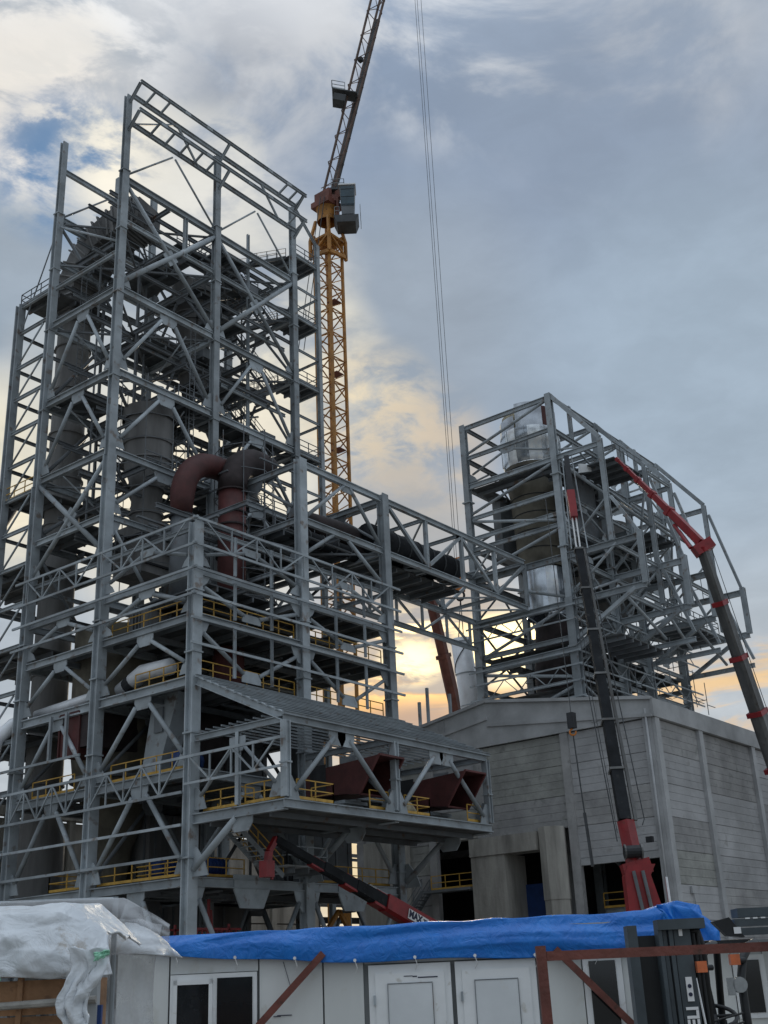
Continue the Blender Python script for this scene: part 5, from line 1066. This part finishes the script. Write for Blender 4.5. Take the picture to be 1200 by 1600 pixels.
q = MB(); q.bar(B+V((.1, 0, .1)), B+V((-.5, 0, -.7)), .3, .3); q.bar(B+V((-.5, 0, -.7)), B+V((-.6, 0, -1.3)), .34, .34); K.mesh('winch_arm', q, 'crane_red'); q = MB(); q.box(B+V((-1.0, -.3, -2.1)), B+V((-.35, .3, -1.2))); q.bar(B+V((-.3, 0, -1.2)), B+V((-.25, 0, -2.2)), .12); K.mesh('winch_box', q, 'crane_red')
d = (B-A).normalized(); yv = V((0, 1, 0)); P = A.lerp(B, .13)+V((0, -.53, 0)); zz = V((d.z, 0, -d.x)) if -d.x > 0 else V((-d.z, 0, d.x))
xx = -d
q = MB(); q.prism([P-xx*1.05-zz*.3, P+xx*1.05-zz*.3, P+xx*1.05+zz*.3, P-xx*1.05+zz*.3], (0, 1, 0), .05); sg = K.mesh('sign_plate', q, 'white_paint')
def text(s, loc, xdir, updir, size, m, T, parent=None, name='lettering', bold=.02):
    cv = bpy.data.curves.new(name, 'FONT'); cv.body = s; cv.size = size; cv.extrude = .004; cv.offset = bold; cv.align_x = 'CENTER'; cv.align_y = 'CENTER'
    o = bpy.data.objects.new('tmp_text', cv); COL.objects.link(o); dg = bpy.context.evaluated_depsgraph_get(); me = bpy.data.meshes.new_from_object(o.evaluated_get(dg)); bpy.data.objects.remove(o)
    me.materials.clear(); me.materials.append(MATS[m]); x = V(xdir).normalized(); z = V(updir).normalized(); n = x.cross(z)
    mt = M(((x.x, z.x, n.x, 0), (x.y, z.y, n.y, 0), (x.z, z.z, n.z, 0), (0, 0, 0, 1))); mt.translation = V(loc)-T.o
    return T.link(name, me, mt, parent)
text('MAX', P-xx*.35+V((0, -.035, 0)), xx, zz, .62, 'dark_print', K, None, bold=.03); text('75', P+xx*.65+V((0, -.035, 0)), xx, zz, .4, 'dark_print', K)

# ------------------------------------------------------------------ foreground, in the yard's own axes (right, forward, up)
def fbox(T, name, a, b, m, parent=None): return T.box(name, a, b, m, parent)
T = Thing('site_cabin', 'long white site cabin with a window and two white doors under a blue tarp', 'cabin', (0, 17, 0), local=True)
XS = [-3.95, -2.0+.0, -1.33, -.55, 1.78, 2.1, 3.2, 4.0]
seams = [-3.95, -3.22, -2.0, -1.12, -.56, 1.82, 2.42, 2.95, 3.98]
for a, b in zip(seams, seams[1:]):
    if (a, b) in ((-.56, 1.82), (2.42, 2.95), (-3.22, -2.0)): continue
    fbox(T, 'wall_panel', (a+.012, 17, .15), (b-.012, 17.06, 2.32), 'cabin_wall')
fbox(T, 'wall_panel', (-3.21, 17, .15), (-2.01, 17.06, .92), 'cabin_wall'); fbox(T, 'wall_panel', (-3.21, 17, 2.0), (-2.01, 17.06, 2.32), 'cabin_wall')
fbox(T, 'wall_panel', (-.55, 17.0, 2.02), (1.81, 17.06, 2.32), 'cabin_wall'); fbox(T, 'wall_panel', (2.43, 17, 2.0), (2.94, 17.06, 2.32), 'cabin_wall')
fbox(T, 'cabin_core', (-3.9, 17.09, .12), (3.95, 19.4, 2.34), 'cabin_frame'); fbox(T, 'floor_beam', (-3.97, 16.98, .0), (4.0, 17.08, .14), 'cabin_frame'); fbox(T, 'roof_edge', (-3.97, 16.96, 2.33), (4.02, 19.5, 2.42), 'cabin_frame')
# window: frame, two sashes
w = fbox(T, 'window', (-3.2, 16.955, .93), (-2.02, 17.0, 1.99), 'pvc')
for (a, b, z0, z1, lb) in ((-3.1, -2.67, 1.0, 1.86, 0), (-2.56, -2.08, 1.0, 1.93, 1)): fbox(T, 'pane', (a, 16.94, z0), (b, 16.953, z1), 'glass', w)
for (a, b, z0, z1) in ((-3.15, -3.1, .98, 1.92), (-2.67, -2.62, .98, 1.92), (-3.15, -2.62, 1.86, 1.92)): fbox(T, 'sash', (a, 16.92, z0), (b, 16.952, z1), 'pvc', w)
for k, (a, b) in enumerate(((-.5, .62), (.68, 1.78))):
    d_ = fbox(T, 'door', (a, 16.96, .16), (b, 17.0, 2.0), 'pvc'); fbox(T, 'door_leaf', (a+.09, 16.93, .2), (b-.09, 16.958, 1.89), 'pvc', d_); fbox(T, 'door_panel', (a+.26, 16.915, .9), (b-.26, 16.928, 1.75), 'pvc_panel', d_)
    for z in (1.5, .5): fbox(T, 'hinge', (a+.06, 16.905, z), (a+.09, 16.957, z+.12), 'steel', d_)
    for (x0, x1, z0, z1) in ((a+.25, b-.25, 1.75, 1.765), (a+.25, a+.265, .9, 1.75), (b-.265, b-.25, .9, 1.75)): fbox(T, 'gasket', (x0+.003, 16.908, z0+.003), (x1-.003, 16.93, z1-.003), 'steel_dull', d_)
w = fbox(T, 'window', (2.42, 16.955, .2), (2.95, 17.0, 1.99), 'pvc'); fbox(T, 'pane', (2.5, 16.94, .3), (2.86, 16.953, 1.93), 'glass', w)
for (x0, z0, x1, z1) in ((-2.1, 1.2, -1.1, 2.18), (2.05, 2.1, 3.1, 1.0)): q = MB(); q.bar((x0, 16.82, z0), (x1, 16.82, z1), .07, .09); T.mesh('brace_bar', q, 'rust_steel')
q = MB(); q.box((.1, 16.925, 1.83), (.16, 16.93, 1.845)); q.box((.17, 16.925, 1.815), (.44, 16.93, 1.83)); q.box((-.02, 16.925, 1.84), (.1, 16.93, 1.85)); T.mesh('scuff_mark', q, 'dark_print')
q = MB(); q.box((-1.75, 16.99, 1.42), (-1.55, 16.999, 1.43)); q.box((-1.8, 16.99, 1.41), (-1.7, 16.999, 1.42)); q.tube([(-1.66, 16.98, 2.1), (-1.6, 16.97, 1.9), (-1.57, 16.98, 1.8)], .004, 4); T.mesh('scratch', q, 'dark_print')
# blue tarp over the cabin roof
def cloth(name, f, nu, nv, m, label, cat, o, thick=.012):
    q = MB(); 
    for i in range(nu+1):
        for j in range(nv+1): q.v.append(V(f(i/nu, j/nv)))
    for i in range(nu):
        for j in range(nv): a = i*(nv+1)+j; q.f.append((a, a+nv+1, a+nv+2, a+1))
    ob = solo(name, q, m, label, cat, o, local=True, smooth=True); md = ob.modifiers.new('thickness', 'SOLIDIFY'); md.thickness = thick; return ob
def ns(x, y, z=0): return noise.noise(V((x, y, z)))
def ridge(x, y, z=0): return 1-abs(noise.noise(V((x, y, z))))*2
def crease(x, y, seed, k=5, f=1.0):
    """piecewise flat folds with sharp creases, like crumpled plastic"""
    rr = random.Random(seed); t = 0; wx = x+.35*ns(x*1.1, y*1.1, seed); wy = y+.35*ns(x*1.3+9, y*1.3, seed)
    for i in range(k):
        a = rr.uniform(0, PI); fr = f*rr.uniform(.6, 1.1)*(1.45**i); ph = rr.random(); amp = .5*(.66**i)
        v = (wx*math.cos(a)+wy*math.sin(a))*fr+ph+.25*ns(wx*fr*.6, wy*fr*.6, i+seed); v -= math.floor(v); t += amp*(1-abs(v-.5)*4)*(.5+.9*abs(ns(wx*.9, wy*.9, 20+i)))
    return t
def ftarp(a, b):
    s = -3.5+7.62*a
    top = 2.50+.05*a+.02*ns(s*1.7, 0)+(.12*max(0, 1-abs(s-3.82)/.45))
    zb = 2.27-.17*min(1, a*3.2)-.12*a+.015*math.sin(s*3)
    if a > .97: zb += (a-.97)*3
    if b < .55:      # hanging front flap
        t_ = b/.55; z = zb+(top-zb)*t_; bulge = .05+.05*math.sin(t_*PI)+.15*crease((s-z*2.2)*.26, z*1.3, 31, 5, .9)*(.35+.65*math.sin(t_*PI*.8))+.03*ns(s*.8-z*3, z*1.2, 9)
        return (s, 16.9-bulge+.13*t_, z)
    t_ = (b-.55)/.45; d = 16.95+2.7*t_; return (s, d, top+.02*ns(s*2, d*2, 5)-.02*t_+.05*math.sin(t_*PI)*ns(s, d, 8))
TARP = cloth('blue_tarp', ftarp, 260, 64, 'blue_tarp', 'creased bright blue tarpaulin draped over the roof of the long white cabin', 'tarp', (0, 17, 2.4))
class TarpParts(Thing):
    def __init__(s): s.o = V((0, 17, 2.4)); s.e = TARP
t = TarpParts()
for k in range(9):
    a_ = .05+k*.107; x_, y_, z_ = ftarp(a_, .035); q = MB(); q.tube([(x_, y_-.02, z_), (x_, y_-.035, z_)], .022, 10); t.mesh('eyelet', q, 'chrome'); q = MB(); q.tube([(x_, y_-.03, z_), (x_+.03, y_-.0, z_-.1), (x_, 16.93, z_-.16)], .006, 5); t.mesh('cord', q, 'white_paint')
def ftail(a, b):   # hanging end
    s = 3.45+.80*a; z = 2.60-.02*a-(.18+1.05*math.sin(min(1, a*1.15)*PI*.62))*b-.34*a*a*a; return (s+.05*ns(a*4, b*3)+.05*b, 16.72-.1*ridge(a*3, b*2, 2)-.15*math.sin(b*2), z)
cloth('blue_tarp', ftail, 40, 40, 'blue_tarp', 'loose end of blue tarpaulin hanging over the right end of the long white cabin', 'tarp', (4, 16.7, 2))
# steel props that show over the cabin roof, behind the tarp
# brown shed with white sheeting at the left
T = Thing('timber_shed', 'brown board shed covered with crumpled white sheeting, left foreground', 'shed', (-3.5, 9.5, 0), local=True)
for i in range(7): z = .12+i*.255; fbox(T, 'board', (-5.2, 9.5, z), (-2.42, 9.53, z+.245), 'wood')
fbox(T, 'side_wall', (-2.46, 9.54, .1), (-2.42, 10.1, 1.9), 'wood'); fbox(T, 'post', (-2.43, 9.42, 0), (-2.33, 9.52, 1.94), 'cabin_frame'); fbox(T, 'roof_deck', (-5.2, 9.5, 1.93), (-2.4, 10.1, 1.97), 'wood')
q = MB(); q.tube([(-5.2, 9.42, 1.66), (-2.33, 9.4, 1.74)], .028, 8); T.mesh('rail', q, 'timber'); fbox(T, 'blue_strip', (-2.33, 9.45, 0), (-2.3, 9.5, 1.7), 'blue_machine')
for i in range(7): fbox(T, 'batten', (-4.8+i*.37, 9.46, 1.2 if i % 2 else .1), (-4.76+i*.37, 9.5, 1.94), 'wood')
def fw_(a, b):
    s = -5.4+3.16*a; fall = max(0, (a-.86)/.14)
    if b < .45:
        t_ = b/.45; top = 2.42-.04*a-.16*fall; zb = 1.90+.035*math.sin(s*3.4)+.03*crease(s, 1, 4, 3, 1.2)+.05*fall
        z = zb+(top-zb)*t_+.02*crease(s, t_, 8, 3, 1)*t_
        bl = .06+.11*math.sin(t_*PI*.75)+.13*crease(s*.9, z*2.2, 11, 6, 1.0)
        return (s-.10*fall*t_, 9.40-bl+.25*t_+.2*fall, z)
    t_ = (b-.45)/.55; d = 9.55+1.25*t_
    return (s-.10*fall+.06*crease(s, d, 5, 3, 1), d+.2*fall, 2.40-.16*fall+.05*crease(s, d*1.6, 17, 6, 1.1)+.13*t_-.17*fall*t_)
cloth('white_sheeting', fw_, 190, 110, 'white_tarp', 'crumpled dirty white plastic sheeting spread over the brown shed', 'tarp', (-3.5, 9.5, 2))
def fs2(a, b):   # loose corner hanging
    s = -2.52+.30*a*(1-.35*b)+.04*math.sin(b*7); z = 2.1-.56*b+.03*ns(a*3, b*4); return (s+.02*crease(a, b*2, 3, 4, 2), 9.2+.07*crease(a*2, b*1.5, 9, 5, 1.2)-.05*b, z)
cloth('white_sheeting', fs2, 26, 40, 'white_tarp', 'twisted rag of white sheeting hanging from the corner of the brown shed', 'tarp', (-2.3, 9.3, 1.8))
def fg(a, b): return (-5.0+2.0*a, 9.22-.03*ridge(a*5, b*3, 5), 1.9+.09*b*(1-a)+.02*ns(a*6, b))
cloth('green_film', fg, 40, 10, 'green_film', 'strip of pale green film under the edge of the white sheeting', 'film', (-4, 9.2, 1.9))
def fg2(a, b): return (-2.29+.10*a, 9.16-.03*ridge(a*5, b*3, 5), 2.0+.06*b*(1-.4*a)+.04*a)
cloth('green_film', fg2, 14, 10, 'green_film', 'small scrap of pale green film at the corner of the shed', 'film', (-2.2, 9.2, 2))
def fbk(a, b):    # raised translucent sheet behind
    s = -5.6+3.5*a; top = 2.61-.03*a; ph = 1 if a < .88 else 1-(a-.88)/.12*.5
    return (s+.3*b*0, 11.0+.05*ridge(s*1.5, b*3, 4), 2.1+(top-2.1)*b*ph+.01*ns(s*5, b*5))
cloth('film_screen', fbk, 90, 30, 'film', 'see-through white film stretched on a frame behind the crumpled sheeting', 'film', (-3.5, 11, 2.3), .004)
def fdr(a, b):    # draped film between shed and cabin
    s = -4.05+1.05*a+.25*b*(.5-a)*0; z = 2.56+.08*math.sin(a*PI)-b*(2.3)+.03*ns(a*5, b*5); return (s+.06*math.sin(b*6+a*3)+.12*b*(.3-a), 15.2+.16*crease(a*2.2, b*.5, 21, 5, 1.6), z)
cloth('film_drape', fdr, 70, 60, 'film', 'thin white film hanging down beside the left end of the blue tarp', 'film', (-3.6, 15.2, 1.5), .004)
def fhp(a, b):
    r = 1-(2*a-1)**2; s = -4.15+1.35*a; return (s, 14.4+1.2*b, 2.30+.42*r**.6*(1-(2*b-1)**2)**.5*(.78+.42*crease(a*2, b*1.5, 13, 6, 1.2))-.12*a)
cloth('white_sheeting', fhp, 60, 40, 'white_tarp', 'crumpled heap of white sheeting on the left end of the long cabin roof', 'tarp', (-3.5, 15, 2.4))
fl = Thing('sheeting_frame', 'thin pipe frame that carries the see-through film behind the shed', 'frame', (-4, 11.1, 0), local=True)
for s in (-5.4, -2.62): q = MB(); q.tube([(s, 11.12, 0), (s, 11.12, 2.60)], .025, 8); fl.mesh('post', q, 'steel')
q = MB(); q.tube([(-5.4, 11.12, 2.60), (-2.62, 11.12, 2.58)], .02, 8); fl.mesh('rail', q, 'steel')

# red-brown square tube frame in front
T = Thing('tube_frame', 'rust red square tube frame standing in front of the forklift', 'frame', (1.4, 7, 0), local=True)
q = MB(); q.bar((.79, 7, 0), (.77, 7, 1.915), .055); T.mesh('post', q, 'rust_steel'); q = MB(); q.bar((.8, 7, 1.86), (3.2, 7, 1.855), .05); T.mesh('rail', q, 'rust_steel'); q = MB(); q.bar((3.2, 7, 0), (3.2, 7, 1.9), .055); T.mesh('post', q, 'rust_steel')
q = MB(); q.bar((.79, 7.02, .5), (1.6, 7.6, .0), .04); T.mesh('brace', q, 'rust_steel')
# forklift
T = Thing('forklift', 'dark grey forklift seen from the front left, mast raised beside the cabin', 'forklift', (2.1, 9.5, 0), local=True)
def fbar(name, A, B, w, h, m, par=None): q = MB(); q.bar(A, B, w, h); return T.mesh(name, q, m, parent=par)
fb = 'fork_grey'
for x, dd, w_, zt in ((1.655, 8.93, .07, 2.07), (1.845, 8.88, .028, 2.10), (1.885, 8.92, .028, 2.09), (1.925, 8.9, .03, 2.08)): fbox(T, 'mast_rail', (x-w_/2, dd, .08), (x+w_/2, dd+.14, zt), fb)
fbox(T, 'mast_panel', (1.95, 8.92, .1), (2.07, 9.0, 2.05), 'fork_grey'); fbox(T, 'mast_crosshead', (1.83, 8.86, 2.03), (2.17, 9.0, 2.10), 'fork_grey'); fbox(T, 'mast_crossbar', (1.66, 8.97, 1.2), (1.85, 9.03, 1.28), 'fork_black')
fbox(T, 'mast_back', (1.68, 9.02, .3), (1.84, 9.05, 2.0), 'fork_black')
for x, r in ((2.10, .018), (2.135, .012)): q = MB(); q.tube([(x, 8.98, .3), (x, 8.98, 2.0)], r, 8); T.mesh('chain', q, 'fork_black')
q = MB(); q.tube([(2.1, 8.93, 1.35), (2.07, 8.93, 1.7)], .008, 6); T.mesh('gas_line', q, 'chrome')
q = MB(); q.tube([(2.07, 9.0, 2.0), (2.13, 9.0, 2.03), (2.17, 9.05, 1.9), (2.15, 9.05, 1.2)], .035, 8); T.mesh('hydraulic_hose', q, 'fork_black', True)
fbox(T, 'label_plate', (1.99, 8.905, 1.55), (2.035, 8.918, 1.71), 'white_paint'); fbox(T, 'label_plate', (1.985, 8.905, 1.985), (2.01, 8.918, 2.035), 'white_paint')
for z in (1.595, 1.65): q = MB(); q.tube([(2.012, 8.90, z), (2.012, 8.906, z)], .014, 10); T.mesh('hazard_symbol', q, 'dark_print')
lt = text('HELI', (2.015, 8.905, 1.405), (0, 0, 1), (-1, 0, 0), .115, 'white_paint', T, bold=.004)
# carriage, forks
for x in (1.6, 2.25): q = MB(); q.box((x, 8.35, .1), (x+.11, 8.86, .14)); q.box((x, 8.82, .1), (x+.11, 8.86, .7)); T.mesh('fork', q, 'fork_black')
fbox(T, 'carriage', (1.5, 8.84, .35), (2.45, 8.9, .75), 'fork_black')
# body with wheels
q = MB(); q.prism([V((1.55, 9.15, .3)), V((1.55, 11.6, .3)), V((1.55, 11.6, 1.1)), V((1.55, 10.4, 1.15)), V((1.55, 10.2, .6)), V((1.55, 9.6, .55)), V((1.55, 9.35, 1.1)), V((1.55, 9.15, 1.1))], (1, 0, 0), .02)
q2 = MB(); pol = [(9.15, .3), (11.6, .3), (11.6, 1.1), (10.4, 1.15), (10.2, .6), (9.6, .55), (9.35, 1.1), (9.15, 1.1)]; k = len(pol)
q2.v = [V((1.62, a, b)) for a, b in pol]+[V((2.72, a, b)) for a, b in pol]; q2.f = [tuple(reversed(range(k))), tuple(range(k, 2*k))]+[(i, (i+1) % k, k+(i+1) % k, k+i) for i in range(k)]; T.mesh('body', q2, 'fork_grey')
for x in (1.62, 2.72):
    for y in (9.4, 11.1): q = MB(); q.tube([(x-.1, y, .3), (x+.1, y, .3)], .3, 18); wh = T.mesh('wheel', q, 'rubber', True); q = MB(); q.tube([(x-.11, y, .3), (x+.11, y, .3)], .15, 12); T.mesh('rim', q, 'steel', parent=wh)
# overhead guard: two bent front legs, rear legs, roof bars
for x in (2.18, 2.50):
    q = MB(); q.tube([(x-.02, 9.25, .9), (x-.02, 9.27, 1.45), (x-.01, 9.3, 1.68), (x+.04, 9.36, 1.82), (x+.12, 9.45, 1.905), (x+.22, 9.6, 1.93), (x+.26, 10.6, 1.95), (x+.24, 10.9, 1.9), (x+.24, 11.1, 1.1)], .032, 10); T.mesh('overhead_guard', q, 'fork_black', True)
fbar('guard_leg', (2.34, 9.9, 1.93), (2.42, 9.9, 1.1), .075, .05, 'fork_black')
for k in range(6): fbar('guard_bar', (2.32, 9.7+k*.2, 1.95), (2.74, 9.7+k*.2, 1.95), .03, .02, 'fork_black')
for x, z, d in ((2.075, 1.735, 8.86), (2.42, 1.775, 9.25)):
    ob = fbox(T, 'indicator_lamp', (x, d, z), (x+.07, d+.06, z+.075), 'lamp_orange'); q = MB(); q.tube([(x+.07, d+.04, z+.03), (x+.12, d+.06, z+.03)], .02, 8); T.mesh('lamp_arm', q, 'fork_black', parent=ob)
q = MB(); q.tube([(2.45, 9.2, 1.64), (2.45, 9.27, 1.64)], .055, 14); T.mesh('headlight', q, 'lamp_clear'); fbox(T, 'mirror', (2.36, 9.2, 1.57), (2.41, 9.23, 1.69), 'lamp_clear')
q = MB(); q.tube(arc((2.36, 9.75, 1.42), .17, 0, 2*PI, 22, (1, 0, 0), V((0, .9, .42)).normalized()), .016, 8, caps=False); q.bar((2.2, 9.75, 1.42), (2.52, 9.75, 1.42), .03, .02); q.tube([(2.36, 9.75, 1.42), (2.36, 9.45, .9)], .025, 8); T.mesh('steering_wheel', q, 'fork_black', True)
q = MB(); q.box((2.0, 10.25, 1.0), (2.5, 10.7, 1.15)); q.box((2.0, 10.65, 1.1), (2.5, 10.78, 1.55)); T.mesh('seat', q, 'fork_black')
q = MB()
for z in (1.42, 1.36): q.tube([(2.18, 9.15, z-.02), (2.44, 9.2, z+.03)], .008, 6)
for x in (2.19, 2.24, 2.3): q.tube([(x, 9.16, 1.2), (x, 9.16, 1.41)], .007, 6)
T.mesh('control_bracket', q, 'fork_black'); fbox(T, 'blue_side', (2.1, 9.3, 1.1), (2.125, 9.4, 1.5), 'blue_machine')

# right cabin and grey beams behind the forklift
T = Thing('site_cabin', 'white site cabin with a small window behind the forklift at the right edge', 'cabin', (5, 15, 0), local=True)
for a, b in ((3.55, 3.93), (4.31, 5.0), (5.0, 6.2)): fbox(T, 'wall_panel', (a, 15, .1), (b-.01, 15.05, 2.0), 'cabin_wall')
fbox(T, 'wall_panel', (3.93, 15, .1), (4.3, 15.05, 1.2), 'cabin_wall'); fbox(T, 'wall_panel', (3.93, 15, 1.9), (4.3, 15.05, 2.0), 'cabin_wall'); fbox(T, 'cabin_core', (3.6, 15.08, .1), (6.2, 17, 2.02), 'cabin_frame')
w = fbox(T, 'window', (3.93, 14.96, 1.2), (4.31, 15.0, 1.9), 'pvc'); fbox(T, 'pane', (4.0, 14.945, 1.26), (4.24, 14.958, 1.84), 'glass', w); fbox(T, 'roof_sheet', (3.5, 14.8, 2.03), (6.3, 17, 2.06), 'steel')
T = Thing('lifting_beam', 'dark grey slotted lifting beam resting on the roof of the right cabin', 'beam', (4.6, 14.2, 2.08), local=True)
q = MB(); q.box((3.9, 14.3, 2.30), (4.35, 14.6, 2.40)); q.box((3.78, 14.2, 2.10), (6.0, 14.25, 2.18)); q.box((3.82, 14.2, 2.2), (6.0, 14.5, 2.28)); T.mesh('beam_body', q, 'fork_grey')
for k in range(12): fbox(T, 'slot', (3.95+k*.09, 14.19, 2.275), (4.0+k*.09, 14.21, 2.29), 'white_paint')
q = MB(); q.prism([V((3.55, 14.2, 2.26)), V((3.75, 14.2, 2.30)), V((3.9, 14.2, 2.08)), V((3.7, 14.2, 2.1))], (0, 1, 0), .12); T.mesh('end_bracket', q, 'fork_black'); fbox(T, 'label_plate', (3.78, 14.12, 2.12), (3.86, 14.13, 2.19), 'white_paint')
q = MB(); q.box((4.35, 14.3, 2.31), (4.8, 14.7, 2.40)); T.mesh('cover', q, 'white_paint')
print('objects', len(bpy.data.objects), 'faces', sum(len(o.data.polygons) for o in bpy.data.objects if o.type == 'MESH'))
